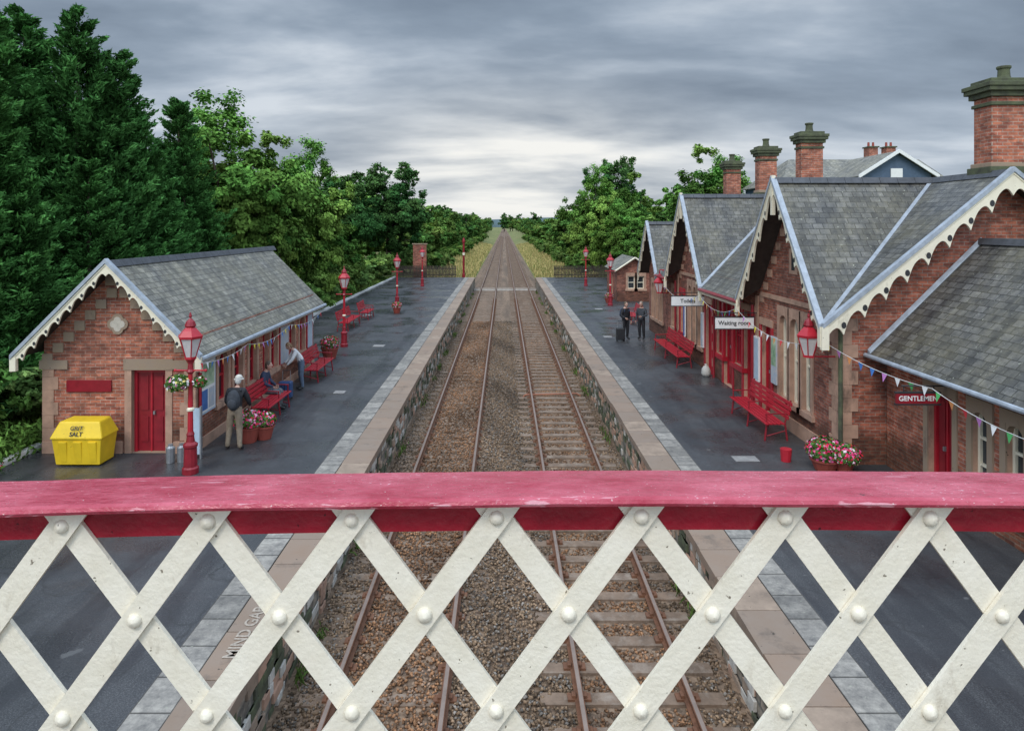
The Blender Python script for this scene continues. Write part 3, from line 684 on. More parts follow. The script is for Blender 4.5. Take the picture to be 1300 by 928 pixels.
    D.tube((X-.02,15.18,0),(X-.02,15.18,3.1),.05,.05,STONED,8)
    D.build('gutters_and_pipes',e)
    chimney('chimney_a',11.6,15.85,6.35,8.72,.98,e,.6,1.0); chimney('chimney_b',XR,24.8,6.4,8.75,.78,e,.5,.9); chimney('chimney_c',XR,28.9,6.4,8.7,.74,e,.5,.9); chimney('chimney_d',XR,33.2,5.5,8.5,.7,e,.5,.9)
right_building()
def gents():
    e=empty('gentlemen_toilet_block'); X=8.55; XE=8.12; ZE=2.5; XR=10.65; ZR=5.0; Y0,Y1=7.5,15.25
    W=MB();S=MB();G=MB();T=TX(X,-1)
    ops=[(13.0,13.75,0,2.05),(12.05,12.45,.55,2.0),(11.2,11.6,.55,2.0),(10.35,10.75,.55,2.0),(9.2,9.6,.55,2.0)]
    wall(W,T,Y0,Y1,0,2.75,ops,BRICKL)
    for o in ops:
        if o[2]>.1: window(S,G,T,*o,frame=CREAM,hb=2,stone=STONE)
        else:
            door(G,T,*o); S.tbox(T,o[0]-.14,o[1]+.14,o[3],o[3]+.22,-.05,.04,STONE)
            for a in (o[0]-.14,o[1]+.001): S.tbox(T,a,a+.139,0,o[3],-.05,.03,STONE)
    S.tbox(T,Y0,12.9,0,.2,-.05,.05,BRICKL)
    W.poly([(X,Y0,0),(12.7,Y0,0),(12.7,Y0,2.7),(XR,Y0,ZR-.1),(X,Y0,2.85)],BRICKL)
    W.poly([(X,Y1,0),(12.7,Y1,0),(12.7,Y1,2.7),(XR,Y1,ZR-.1),(X,Y1,2.85)],BRICKL)
    W.build('walls',e); S.build('stone_dressings',e); G.build('windows_and_doors',e)
    R=MB(); roofpoly(R,[(XE,Y0-.3,ZE),(XE,Y1,ZE),(XR,Y1,ZR),(XR,Y0-.3,ZR)],SLATE,(0,1,0)); roofpoly(R,[(13.1,Y0-.3,ZE),(13.1,Y1,ZE),(XR,Y1,ZR),(XR,Y0-.3,ZR)],SLATE,(0,1,0))
    R.hexa([(XR-.12,Y0-.3,ZR-.06),(XR+.12,Y0-.3,ZR-.06),(XR+.12,Y1,ZR-.06),(XR-.12,Y1,ZR-.06),(XR-.04,Y0-.3,ZR+.08),(XR+.04,Y0-.3,ZR+.08),(XR+.04,Y1,ZR+.08),(XR-.04,Y1,ZR+.08)],RIDGE)
    R.hexa([(XE,Y1-.10,ZE+.01),(XR,Y1-.10,ZR+.01),(XR,Y1,ZR+.01),(XE,Y1,ZE+.01),(XE,Y1-.09,ZE+.05),(XR,Y1-.09,ZR+.05),(XR,Y1,ZR+.10),(XE,Y1,ZE+.10)],GREYP)
    R.build('slate_roof',e)
    D=MB(); D.tube((XE-.05,Y0-.3,ZE-.03),(XE-.05,Y1,ZE-.03),.05,.05,GREYP,8); D.box(XE+.04,XE+.09,Y0-.3,Y1,ZE-.11,ZE-.04,CREAM); D.build('gutter',e)
gents()
def hang(txt,y,x0,x1,z,h,bm,tm,ts):
    e=empty('hanging_sign'); mb=MB(); mb.box(x0,x1,y-.025,y+.025,z,z+h,bm); mb.box(x0-.02,x1+.02,y-.03,y+.03,z+h,z+h+.03,IRON)
    mb.box(x0-.02,x1+.02,y-.03,y+.03,z-.03,z,IRON)
    mb.tube((x0+.1,y,z+h+.14),(x1+.35,y,z+h+.14),.015,.015,IRON); mb.tube((x0+.15,y,z+h),(x0+.15,y,z+h+.14),.01,.01,IRON); mb.tube((x1-.1,y,z+h),(x1-.1,y,z+h+.14),.01,.01,IRON)
    mb.build('board',e); text(txt,((x0+x1)/2,y-.03,z+h/2),ts,(math.pi/2,0,0),tm,e)
hang('GENTLEMEN',12.9,7.40,8.22,2.0,.19,REDD,WHITE,.13)
hang('Waiting room',20.2,6.25,7.38,2.32,.32,WHITE,BLACKM,.17)
hang('Toilets',25.3,6.2,7.4,2.4,.34,WHITE,BLACKM,.2)
# ------------------------------------------------------------------ lamps
def lantern(mb,x,y,z,s=1):
    n=6
    mb.lathe([(.11*s,0),(.235*s,.42*s)],(x,y,z),GLASSW,n)
    for k in range(n):
        a=2*math.pi*k/n; mb.tube((x+.11*s*math.cos(a),y+.11*s*math.sin(a),z),(x+.24*s*math.cos(a),y+.24*s*math.sin(a),z+.43*s),.014*s,.014*s,REDP,5)
    mb.lathe([(.13*s,-.03*s),(.13*s,.02*s)],(x,y,z),REDP,n); mb.lathe([(.26*s,0),(.27*s,.05*s)],(x,y,z+.42*s),REDP,n)
    mb.lathe([(.27*s,0),(.17*s,.12*s),(.10*s,.19*s)],(x,y,z+.47*s),REDP,n); mb.lathe([(.10*s,0),(.12*s,.03*s),(.09*s,.12*s),(.04*s,.17*s),(.02*s,.2*s),(.035*s,.23*s),(.01*s,.32*s)],(x,y,z+.66*s),REDD,10)
def lamp(x,y,h=3.5):
    e=empty('platform_lamp_post'); mb=MB(); zb=h-1.0
    mb.lathe([(.17,0),(.17,.12),(.14,.15),(.13,.55),(.15,.58),(.15,.63),(.09,.68),(.075,.8),(.085,.84),(.06,.9)],(x,y,0),REDD,12)
    mb.lathe([(.06,.9),(.045,zb-.35)],(x,y,0),REDP,10); mb.lathe([(.075,0),(.08,.04),(.05,.08)],(x,y,1.35),CREAM,10)
    mb.lathe([(.05,0),(.085,.05),(.06,.1),(.05,.22),(.09,.33),(.05,.35)],(x,y,zb-.35),REDD,10)
    mb.tube((x-.32,y,zb-.28),(x+.32,y,zb-.28),.02,.02,REDP); mb.ell((x-.33,y,zb-.28),(.035,.035,.035),REDP,8,6); mb.ell((x+.33,y,zb-.28),(.035,.035,.035),REDP,8,6)
    for sx in(-1,1): mb.tube((x+sx*.05,y,zb-.12),(x+sx*.12,y,zb),.012,.012,REDP)
    lantern(mb,x,y,zb)
    mb.build('post_and_lantern',e)
    return e
lamps=[lamp(-6.8,14.8,3.5)]
for x,y in ((-7.1,30.3),(-7.1,45.3),(-7.25,60.5),(7.3,61),(7.15,46)): lamp(x,y,3.6)
def bracket(x,y,z,xw):
    e=empty('wall_lantern'); mb=MB(); lantern(mb,x,y,z); mb.tube((x,y,z+.9),(x,y,z+1.0),.015,.015,IRON); mb.tube((x,y,z+1.0),(xw,y,z+1.0),.02,.02,REDP)
    mb.tube((x+.1,y,z+1.0),(xw,y,z+.65),.012,.012,REDP); mb.tube((x,y,z-.02),(xw,y,z-.02),.018,.018,REDP); mb.build('lantern',e)
bracket(6.88,15.42,2.42,7.5); bracket(6.9,30.3,2.4,7.5)
mb=MB(); 
mb.lathe([(.17,0),(.17,.6),(.12,.65),(.10,3.9),(.16,3.95),(.16,4.15),(.05,4.5)],(-4.35,73.4,-.4),REDD,10); mb.lathe([(.13,0),(.13,.3)],(-4.35,73.4,2.2),CREAM,10); mb.build('red_post')
# ------------------------------------------------------------------ flowers / planters
def bloom(name,c,r,n,parent=None,cols=((.65,.04,.06),(.75,.25,.4),(.8,.75,.75)),ff=.3):
    P=rdir(n)*RNG.uniform(.3,1,(n,1))**.5*np.array(r)+np.array(c); P[:,2]=np.maximum(P[:,2],c[2]-r[2]*.6)
    isf=RNG.uniform(0,1,n)<ff; g=np.array([.07,.15,.035])*RNG.uniform(.5,1.5,(n,1))
    pal=np.array(cols)[RNG.integers(0,len(cols),n)]; col=np.where(isf[:,None],pal,g)
    ob=foliage(name,[leaves(P,P-np.array(c)+rdir(n)*.15+np.array([0,0,.1]),.035,.8,col)],mat=FLOW); 
    if parent: ob.parent=parent
    return ob
PINKS=((.75,.03,.12),(.8,.12,.3),(.7,.04,.06),(.8,.2,.38),(.8,.6,.66))
def planter(x,y,r=.3,h=.35,fr=.35):
    e=empty('flower_planter'); mb=MB(); mb.lathe([(r*.7,0),(r,h),(r*1.08,h),(r*1.08,h+.04),(r*.95,h+.04)],(x,y,0),TERR,14); mb.build('pot',e)
    bloom('flowers',(x,y,h+fr*.6),(fr*1.1,fr*1.1,fr*.75),1800,e,PINKS,.4)
planter(7.05,15.0,.3,.22,.38); planter(7.40,14.85,.2,.2,.32); planter(-7.05,27.6,.34,.4,.38); planter(-6.35,16.95,.28,.35,.34); planter(-6.05,17.2,.25,.3,.28)
planter(-6.6,42,.25,.3,.3); planter(7.3,47.5,.3,.3,.3)
e=lamps[0]; b=bloom('hanging_basket',(-7.05,14.75,1.95),(.26,.26,.2),1200,e,((.8,.75,.75),(.75,.25,.4),(.7,.6,.2)))
b2=bloom('hanging_basket',(-6.58,14.75,1.98),(.14,.14,.14),500,e)
mb=MB(); mb.lathe([(.11,0),(.13,.28),(.12,.28)],(6.42,15.55,0),REDP,12); mb.build('red_bucket')
# ------------------------------------------------------------------ benches
def bench(x,y0,y1,g):
    e=empty('platform_bench'); mb=MB()
    for k in range(5): mb.box(*sorted((x-g*.05-g*.1*k,x-g*.05-g*.1*k-g*.075)),y0,y1,.43,.46,REDP)
    for k in range(4):
        z=.55+.11*k; o=g*(.02+.03*k); mb.box(*sorted((x+o,x+o+g*.03)),y0,y1,z,z+.085,REDP)
    ys=[y0+.12,(y0+y1)/2,y1-.12]
    for y in ys:
        mb.tube((x-g*.5,y,0),(x-g*.45,y,.43),.025,.025,REDD); mb.tube((x+g*.06,y,0),(x,y,.43),.025,.025,REDD)
        mb.tube((x-g*.5,y,.42),(x+g*.02,y,.42),.022,.022,REDD); mb.tube((x,y,.43),(x+g*.15,y,1.0),.022,.022,REDD)
        mb.tube((x-g*.46,y,.43),(x-g*.46,y,.66),.018,.018,REDD); mb.tube((x-g*.48,y,.66),(x+g*.07,y,.68),.02,.02,REDD); mb.tube((x-g*.45,y,.12),(x+g*.02,y,.25),.015,.015,REDD)
    mb.build('bench_frame_and_slats',e)
bench(7.0,16.9,19.6,1); bench(7.0,25.6,29.6,1); bench(-6.85,18.4,20.3,-1); bench(-6.85,23.2,25.4,-1); bench(-8.4,34.5,37.5,-1); bench(-8.2,38.6,40.4,-1); bench(7.4,37,39,1)
# ------------------------------------------------------------------ grit bin
def grit():
    e=empty('grit_bin'); mb=MB(); x0,x1,y0,y1=-10.05,-8.95,15.15,15.8
    mb.hexa([(x0+.06,y0+.06,.03),(x1-.06,y0+.06,.03),(x1-.06,y1-.04,.03),(x0+.06,y1-.04,.03),(x0,y0,.62),(x1,y0,.62),(x1,y1,.62),(x0,y1,.62)],YEL)
    for k in range(3): mb.hexa([(x0+.17+.33*k,y0+.05,.08),(x0+.32+.33*k,y0+.05,.08),(x0+.32+.33*k,y0+.08,.08),(x0+.17+.33*k,y0+.08,.08),(x0+.15+.33*k,y0-.025,.56),(x0+.34+.33*k,y0-.025,.56),(x0+.34+.33*k,y0+.03,.56),(x0+.15+.33*k,y0+.03,.56)],YEL)
    mb.build('body',e,bevel=.03)
    mb=MB(); mb.hexa([(x0-.04,y0-.04,.62),(x1+.04,y0-.04,.62),(x1+.04,y1+.03,.62),(x0-.04,y1+.03,.62),(x0+.1,y0+.12,.98),(x1-.1,y0+.12,.98),(x1-.12,y1-.05,.98),(x0+.12,y1-.05,.98)],YEL)
    mb.build('lid',e,bevel=.035)
    a=math.atan2(.36,.16)
    text('GRIT',(-9.5,y0+.02,.85),.13,(a,0,0),BLACKM,e); text('SALT',(-9.5,y0-.012,.73),.13,(a,0,0),BLACKM,e)
grit()
mb=MB(); mb.lathe([(.09,0),(.1,.34),(.05,.38),(.055,.42)],(-7.55,15.45,0),SILV,10); mb.lathe([(.09,0),(.1,.34),(.05,.38),(.055,.42)],(-7.32,15.5,0),SILV,10); mb.build('milk_churns')
mb=MB(); mb.box(-7.25,-7.0,15.7,15.76,.1,1.15,PALEB); mb.box(-7.27,-7.24,15.69,15.77,0,1.2,SILV); mb.box(-7.0,-6.97,15.69,15.77,0,1.2,SILV); mb.build('information_board')
# ------------------------------------------------------------------ bunting
BC=[M('flag_%d'%i,c,.7,.1,5,0) for i,c in enumerate([(.7,.05,.06),(.75,.6,.05),(.06,.2,.55),(.08,.4,.12),(.8,.8,.8),(.75,.3,.1),(.5,.2,.5)])]
def bunting(p0,p1,n,sag):
    mb=MB(); p0=Vector(p0);p1=Vector(p1); f=lambda t:p0.lerp(p1,t)-Vector((0,0,sag*4*t*(1-t)))
    for i in range(n):
        a=f(i/n);b=f((i+1)/n); mb.tube(a,b,.006,.006,WHITE,4)
        m=(a+b)/2; d=(b-a).normalized(); w=random.uniform(-.05,.05)
        mb.poly([m-d*.07,m+d*.07,m+Vector((w,w*.3,-.17))],BC[random.randrange(7)])
    mb.build('bunting')
bunting((7.2,15.4,2.75),(7.9,12.6,2.35),9,.12); bunting((7.9,12.6,2.35),(8.1,9.0,2.2),11,.2)
bunting((-6.8,15.2,2.3),(-6.95,18.5,2.15),10,.12); bunting((-6.95,18.5,2.15),(-6.95,22.2,2.15),11,.18); bunting((-6.95,22.2,2.15),(-6.95,26,2.1),11,.18)
bunting((7.1,15.5,2.7),(6.9,20.3,2.9),12,.35); bunting((6.9,20.3,2.9),(6.9,24.2,2.9),10,.3); bunting((6.9,24.2,2.9),(6.9,29.5,2.8),14,.35)
# ------------------------------------------------------------------ small brick hut, fences, far bits
def hut():
    e=empty('brick_hut'); W=MB();S=MB();G=MB(); F=TY(48.3,-1)
    o=[(8.75,9.25,.9,1.8),(9.4,9.9,.9,1.8)]
    wall(W,F,8.0,10.4,0,2.2,o,BRICK); [window(S,G,F,*q,frame=CREAM,archd=False) for q in o]
    T=TX(8.0,-1); wall(W,T,48.3,53,0,2.2,[(50,50.8,0,1.9)],BRICK); door(G,T,50,50.8,0,1.9)
    W.poly([(8.0,48.3,2.2),(10.4,48.3,2.2),(10.4,48.3,2.35),(9.2,48.3,3.0),(8.0,48.3,2.35)],BRICK)
    W.build('walls',e);S.build('sills',e);G.build('windows',e); R=MB()
    roofpoly(R,[(7.8,48,2.2),(7.8,53.2,2.2),(9.2,53.2,3.15),(9.2,48,3.15)],SLATEL,(0,1,0)); roofpoly(R,[(10.6,48,2.2),(10.6,53.2,2.2),(9.2,53.2,3.15),(9.2,48,3.15)],SLATEL,(0,1,0)); R.build('roof',e)
    mb=MB(); mb.tube((7.75,47.95,2.15),(9.2,47.95,3.12),.06,.06,CREAM); mb.tube((10.65,47.95,2.15),(9.2,47.95,3.12),.06,.06,CREAM); mb.build('bargeboards',e)
hut()
def fence(name,x0,x1,y):
    mb=MB(); x=x0
    while x<x1: mb.box(x,x+.09,y,y+.03,-.4,1.15,WOODG); mb.poly([(x,y,1.15),(x+.09,y,1.15),(x+.045,y,1.24)],WOODG); x+=.15
    for z in (.2,.85): mb.box(x0,x1,y+.031,y+.09,z,z+.09,WOODG)
    mb.build(name)
fence('picket_fence',-11.3,-5.0,71.4); fence('picket_fence',5.2,12,71.4)
mb=MB(); mb.box(-9.6,-8.2,71.9,72.2,-.5,3.4,BRICK); mb.box(-9.7,-8.1,71.85,72.25,3.4,3.5,STONE); mb.box(-9.6,-9.3,72.2,75,-.5,2.6,BRICK); mb.build('brick_wall')
def house():
    e=empty('slate_roof_house'); W=MB();R=MB()
    HW=M('blue_grey_render',(.07,.11,.17),.7,.2,4,.1)
    W.box(20.5,32.5,50,58,0,8.4,HW)
    W.poly([(24.6,47,0),(29.4,47,0),(29.4,47,8.9),(27,47,10.4),(24.6,47,8.9)],HW); W.poly([(24.6,47,0),(24.6,50,0),(24.6,50,8.9),(24.6,47,8.9)],HW)
    W.box(26.6,27.4,46.93,46.99,8.4,9.3,WHITE); W.build('walls',e)
    roofpoly(R,[(20.2,49.6,8.4),(32.8,49.6,8.4),(32.8,54,10.6),(22.5,54,10.6)],SLATEL,(1,0,0)); roofpoly(R,[(20.2,49.6,8.4),(20.2,58.4,8.4),(22.5,54,10.6)],SLATEL,(0,1,0))
    roofpoly(R,[(24.3,46.7,8.75),(24.3,53,8.75),(27,53,10.5),(27,46.7,10.5)],SLATEL,(0,1,0)); roofpoly(R,[(29.7,46.7,8.75),(29.7,53,8.75),(27,53,10.5),(27,46.7,10.5)],SLATEL,(0,1,0)); R.build('roof',e)
    b=MB(); b.hexa([(24.25,46.6,8.6),(27,46.6,10.35),(27,46.7,10.35),(24.25,46.7,8.6),(24.25,46.6,8.85),(27,46.6,10.6),(27,46.7,10.6),(24.25,46.7,8.85)],WHITE); b.hexa([(29.75,46.6,8.6),(27,46.6,10.35),(27,46.7,10.35),(29.75,46.7,8.6),(29.75,46.6,8.85),(27,46.6,10.6),(27,46.7,10.6),(29.75,46.7,8.85)],WHITE); b.build('bargeboards',e)
    for x in (29.0,30.4):
        c=MB(); c.box(x-.35,x+.35,53.6,54.4,10,11.5,BRICKL); c.box(x-.42,x+.42,53.5,54.5,11.5,11.6,STONED)
        for k in (-.18,.18): c.lathe([(.1,0),(.08,.35)],(x+k,54,11.6),TERR,8)
        c.build('chimney',e)
house()
# ------------------------------------------------------------------ PEOPLE
SKIN=M('skin',(.55,.33,.25),.55,.08,20,.05)
def person(name,loc,head,cols,J=None,hair=(.2,.2,.2),hat=None,pack=None,scale=1.0,gaze=0):
    top,leg,shoe=cols
    D={'pel':(0,0,.95),'bel':(0,0,1.1),'che':(0,0,1.3),'nec':(0,.01,1.47),'hdb':(0,.02,1.55),
       'shL':(-.18,0,1.40),'elL':(-.24,-.02,1.12),'wrL':(-.25,.08,.87),'shR':(.18,0,1.40),'elR':(.24,-.02,1.12),'wrR':(.25,.08,.87),
       'hiL':(-.09,0,.90),'knL':(-.11,.03,.49),'anL':(-.12,-.02,.09),'toL':(-.14,.15,.04),'hiR':(.09,0,.90),'knR':(.10,.02,.49),'anR':(.11,-.06,.09),'toR':(.13,.11,.04)}
    if J: D.update(J)
    Rr={'pel':.15,'bel':.14,'che':.155,'nec':.06,'hdb':.055,'shL':.085,'elL':.06,'wrL':.036,'hiL':.105,'knL':.078,'anL':.058,'toL':.045}
    for k in list(Rr):
        if k.endswith('L'): Rr[k[:-1]+'R']=Rr[k]
    keys=list(D); E=[('pel','bel'),('bel','che'),('che','nec'),('nec','hdb')]
    for s in 'LR': E+=[('che','sh'+s),('sh'+s,'el'+s),('el'+s,'wr'+s),('pel','hi'+s),('hi'+s,'kn'+s),('kn'+s,'an'+s),('an'+s,'to'+s)]
    root=empty(name,loc); root.rotation_euler=(0,0,head); root.scale=(scale,)*3
    bm=bmesh.new(); ly=bm.verts.layers.skin.verify(); vv={}
    for k in keys:
        v=bm.verts.new(D[k]); vv[k]=v; v[ly].radius=(Rr[k]*(1.1 if k in('pel','bel','che') else 1),Rr[k]*(.8 if k in('pel','bel','che') else 1)); v[ly].use_root=(k=='pel')
    for a,b in E: bm.edges.new((vv[a],vv[b]))
    me=bpy.data.meshes.new('body'); bm.to_mesh(me); bm.free(); ob=bpy.data.objects.new('body',me); COL.objects.link(ob)
    md=ob.modifiers.new('s','SKIN'); md.use_smooth_shade=True; sd=ob.modifiers.new('u','SUBSURF'); sd.levels=2; sd.render_levels=2
    bpy.context.view_layer.update(); dg=bpy.context.evaluated_depsgraph_get(); m2=bpy.data.meshes.new_from_object(ob.evaluated_get(dg))
    ob.modifiers.clear(); ob.data=m2; m2.materials.clear()
    for m in (top,leg,shoe,SKIN): m2.materials.append(m)
    seg=[(Vector(D[a]),Vector(D[b]),(3 if b=='hdb' else 2 if b[:2]=='to' else 1 if (b[:2] in('hi','kn','an')) else 0)) for a,b in E]
    for p in m2.polygons:
        c=p.center; best=9;bi=0
        for a,b,k in seg:
            d=b-a; t=max(0,min(1,(c-a).dot(d)/d.length_squared)); q=(c-a-d*t).length
            if q<best: best=q;bi=k
        if bi==1 and c.z<.07: bi=2
        if bi==0 and c.z<.90 and D['pel'][2]>.8 and abs(c.x)<.17: bi=1
        p.material_index=bi; p.use_smooth=True
    ob.parent=root
    hb=Vector(D['hdb']); up=(hb-Vector(D['nec'])).normalized(); hc=hb+up*.11+Vector((0,.015,0)); H=MB()
    Rg=Matrix.Rotation(gaze,3,'X'); HM=M('hair_'+name,hair,.7,.2,30,.2)
    def hp(p): q=Rg@Vector(p); return (hc.x+q.x,hc.y+q.y,hc.z+q.z)
    H.ell(hc,(.075,.095,.118),SKIN,16,12,R=Rg); H.ell(hp((0,.03,-.07)),(.05,.06,.05),SKIN,10,8,R=Rg)
    H.ell(hp((0,.1,-.012)),(.012,.022,.024),SKIN,8,6,R=Rg)
    for s in (-1,1): H.ell(hp((s*.077,-.005,-.005)),(.012,.02,.032),SKIN,8,6,R=Rg); H.ell(hp((s*.03,.086,.015)),(.014,.009,.008),WHITE,8,6,R=Rg); H.ell(hp((s*.03,.094,.015)),(.006,.004,.006),BLACKM,6,5,R=Rg)
    H.ell(hp((0,.088,-.055)),(.024,.01,.007),TERR,8,5,R=Rg)
    H.ell(hp((0,-.018,.022)),(.084,.098,.115),HM,14,10,zmin=-.25,R=Rg); H.ell(hp((0,-.045,-.01)),(.078,.07,.1),HM,14,10,R=Rg)
    if hat: H.ell(hp((0,-.005,.05)),(.092,.108,.09),hat,14,10,zmin=-.1,R=Rg); H.lathe([(.10,0),(.125,-.012),(.12,-.018)],hp((0,0,.045)),hat,14)
    H.build('head',root,smooth=True)
    for s in 'LR':
        w=Vector(D['wr'+s]); f=(w-Vector(D['el'+s])).normalized(); side=Vector((1,0,0)) if s=='L' else Vector((-1,0,0)); q=f.cross(side).normalized(); a=q.cross(f).normalized()
        bm=bmesh.new(); ly=bm.verts.layers.skin.verify()
        def V(p,r,root_=False):
            v=bm.verts.new(p); v[ly].radius=(r,r); v[ly].use_root=root_; return v
        v0=V(w-f*.01,.026,True); v1=V(w+f*.05,.034); bm.edges.new((v0,v1)); 
        me=bpy.data.meshes.new('hand'); 
        bm.to_mesh(me); bm.free(); h=bpy.data.objects.new('palm',me); COL.objects.link(h); h.modifiers.new('s','SKIN').use_smooth_shade=True; h.modifiers.new('u','SUBSURF').render_levels=1; me.materials.append(SKIN); h.parent=root
        FB=MB()
        for i,ln in enumerate((.062,.072,.068,.052)):
            b0=w+f*.075+q*((i-1.5)*.019); b1=b0+f*(ln*.5)+a*.008; b2=b1+f*(ln*.38)+a*.022
            FB.tube(b0-f*.02,b1,.0095,.009,SKIN,7); FB.tube(b1,b2,.009,.007,SKIN,7)
        t0=w+f*.03-q*.03; t1=t0+f*.035-q*.02+a*.01; FB.tube(t0,t1,.011,.010,SKIN,7); FB.tube(t1,t1+f*.03+a*.008,.010,.008,SKIN,7)
        FB.build('fingers',root,smooth=True)
    if pack:
        P=MB(); c=Vector(D['che']); P.ell((c.x,c.y-.2,c.z-.08),(.16,.13,.25),pack,12,10); P.ell((c.x,c.y-.31,c.z-.15),(.11,.05,.12),pack,10,8)
        for s in (-1,1): P.tube((c.x+s*.12,c.y-.1,c.z+.14),(c.x+s*.14,c.y+.14,c.z+.08),.02,.02,pack); P.tube((c.x+s*.14,c.y+.14,c.z+.08),(c.x+s*.13,c.y-.12,c.z-.2),.018,.018,pack)
        P.build('backpack',root,smooth=True)
    return root
CB=M('cloth_black',(.018,.018,.022),.8,.3,12,.3); CN=M('cloth_navy',(.03,.045,.09),.8,.3,12,.3); CW=M('cloth_white',(.72,.72,.72),.8,.08,10,.2); CK=M('cloth_beige',(.26,.20,.14),.8,.2,12,.3); CG=M('cloth_grey',(.13,.14,.15),.8,.2,12,.3); CJ=M('cloth_denim',(.10,.14,.2),.8,.2,12,.3)
HATW=M('pale_cap',(.6,.58,.52),.8,.1,10,.1); PACK=M('rucksack_grey',(.05,.055,.065),.8,.3,12,.3)
person('man_with_backpack',(-6.45,16.35,0),.05,(CB,CK,BLACKM),J={'bel':(0,.02,1.1),'che':(0,.10,1.28),'nec':(0,.17,1.43),'hdb':(0,.21,1.50),'shL':(-.18,.13,1.37),'shR':(.18,.13,1.37),'elL':(-.27,.2,1.10),'wrL':(-.24,.38,.95),'elR':(.27,.2,1.10),'wrR':(.24,.38,.95),'knL':(-.14,.05,.49),'anL':(-.17,-.02,.09),'toL':(-.2,.14,.04),'anR':(.15,-.1,.09),'toR':(.18,.07,.04)},hat=HATW,pack=PACK,hair=(.5,.5,.48),gaze=-.3,scale=1.0)
person('woman_in_white_top',(-6.65,22.4,0),math.pi/2+.5,(CW,CJ,BLACKM),J={'bel':(0,.05,1.08),'che':(0,.18,1.25),'nec':(0,.28,1.38),'hdb':(0,.34,1.44),'shL':(-.16,.22,1.33),'shR':(.16,.22,1.33),'elL':(-.2,.36,1.08),'wrL':(-.15,.52,.9),'elR':(.2,.36,1.08),'wrR':(.15,.52,.92),'toR':(.13,.16,.04)},hair=(.25,.16,.09),gaze=-.6,scale=.95)
SJ=dict(pel=(0,0,.55),bel=(0,-.04,.72),che=(0,-.02,.94),nec=(0,.02,1.1),hdb=(0,.05,1.17),shL=(-.17,0,1.03),shR=(.17,0,1.03),elL=(-.24,.05,.78),elR=(.24,.05,.78),wrL=(-.12,.28,.66),wrR=(.12,.28,.66),hiL=(-.09,.03,.54),hiR=(.09,.03,.54),knL=(-.12,.44,.52),knR=(.12,.44,.52),anL=(-.12,.42,.09),anR=(.12,.46,.09),toL=(-.13,.6,.04),toR=(.13,.64,.04))
person('seated_passenger',(-7.0,20.0,0),-math.pi/2,(CN,CG,BLACKM),J=SJ,hair=(.1,.07,.05))
person('standing_passenger_with_rucksack',(5.72,32.2,0),math.pi+.5,(CB,CB,BLACKM),hair=(.12,.09,.06),pack=CN,J={'elR':(.28,.04,1.14),'wrR':(.2,.25,1.05)})
person('standing_passenger',(6.5,32.3,0),math.pi-.6,(PACK,CB,BLACKM),hair=(.3,.25,.2),J={'elL':(-.28,.05,1.14),'wrL':(-.12,.25,1.1)})
def suitcase(x,y,m,h=.62):
    e=empty('suitcase'); mb=MB(); mb.box(x-.2,x+.2,y-.12,y+.12,.06,h,m); mb.build('shell',e,bevel=.04); mb=MB()
    for k in (-.12,.12): mb.tube((x+k,y+.08,h-.02),(x+k,y+.08,h+.32),.01,.01,SILV)
    mb.tube((x-.12,y+.08,h+.32),(x+.12,y+.08,h+.32),.014,.014,BLACKM)
    for a in (-.16,.16):
        for b in (-.09,.09): mb.ell((x+a,y+b,.03),(.03,.03,.03),BLACKM,8,6)
    for k in (-.1,0,.1): mb.box(x+k-.01,x+k+.01,y-.128,y-.12,.12,h-.06,BLACKM)
    mb.build('handle_and_wheels',e)
CBL=M('suitcase_blue',(.03,.07,.18),.4,.2,8,.05)
suitcase(-6.75,21.1,CBL,.55); suitcase(5.4,31.7,BLACKM,.62)
mb=MB(); mb.lathe([(.13,0),(.17,.10),(.15,.25),(.08,.36),(.03,.38),(.06,.43)],(7.2,24.35,0),PALEG,9); mb.build('rubbish_sack',smooth=True)
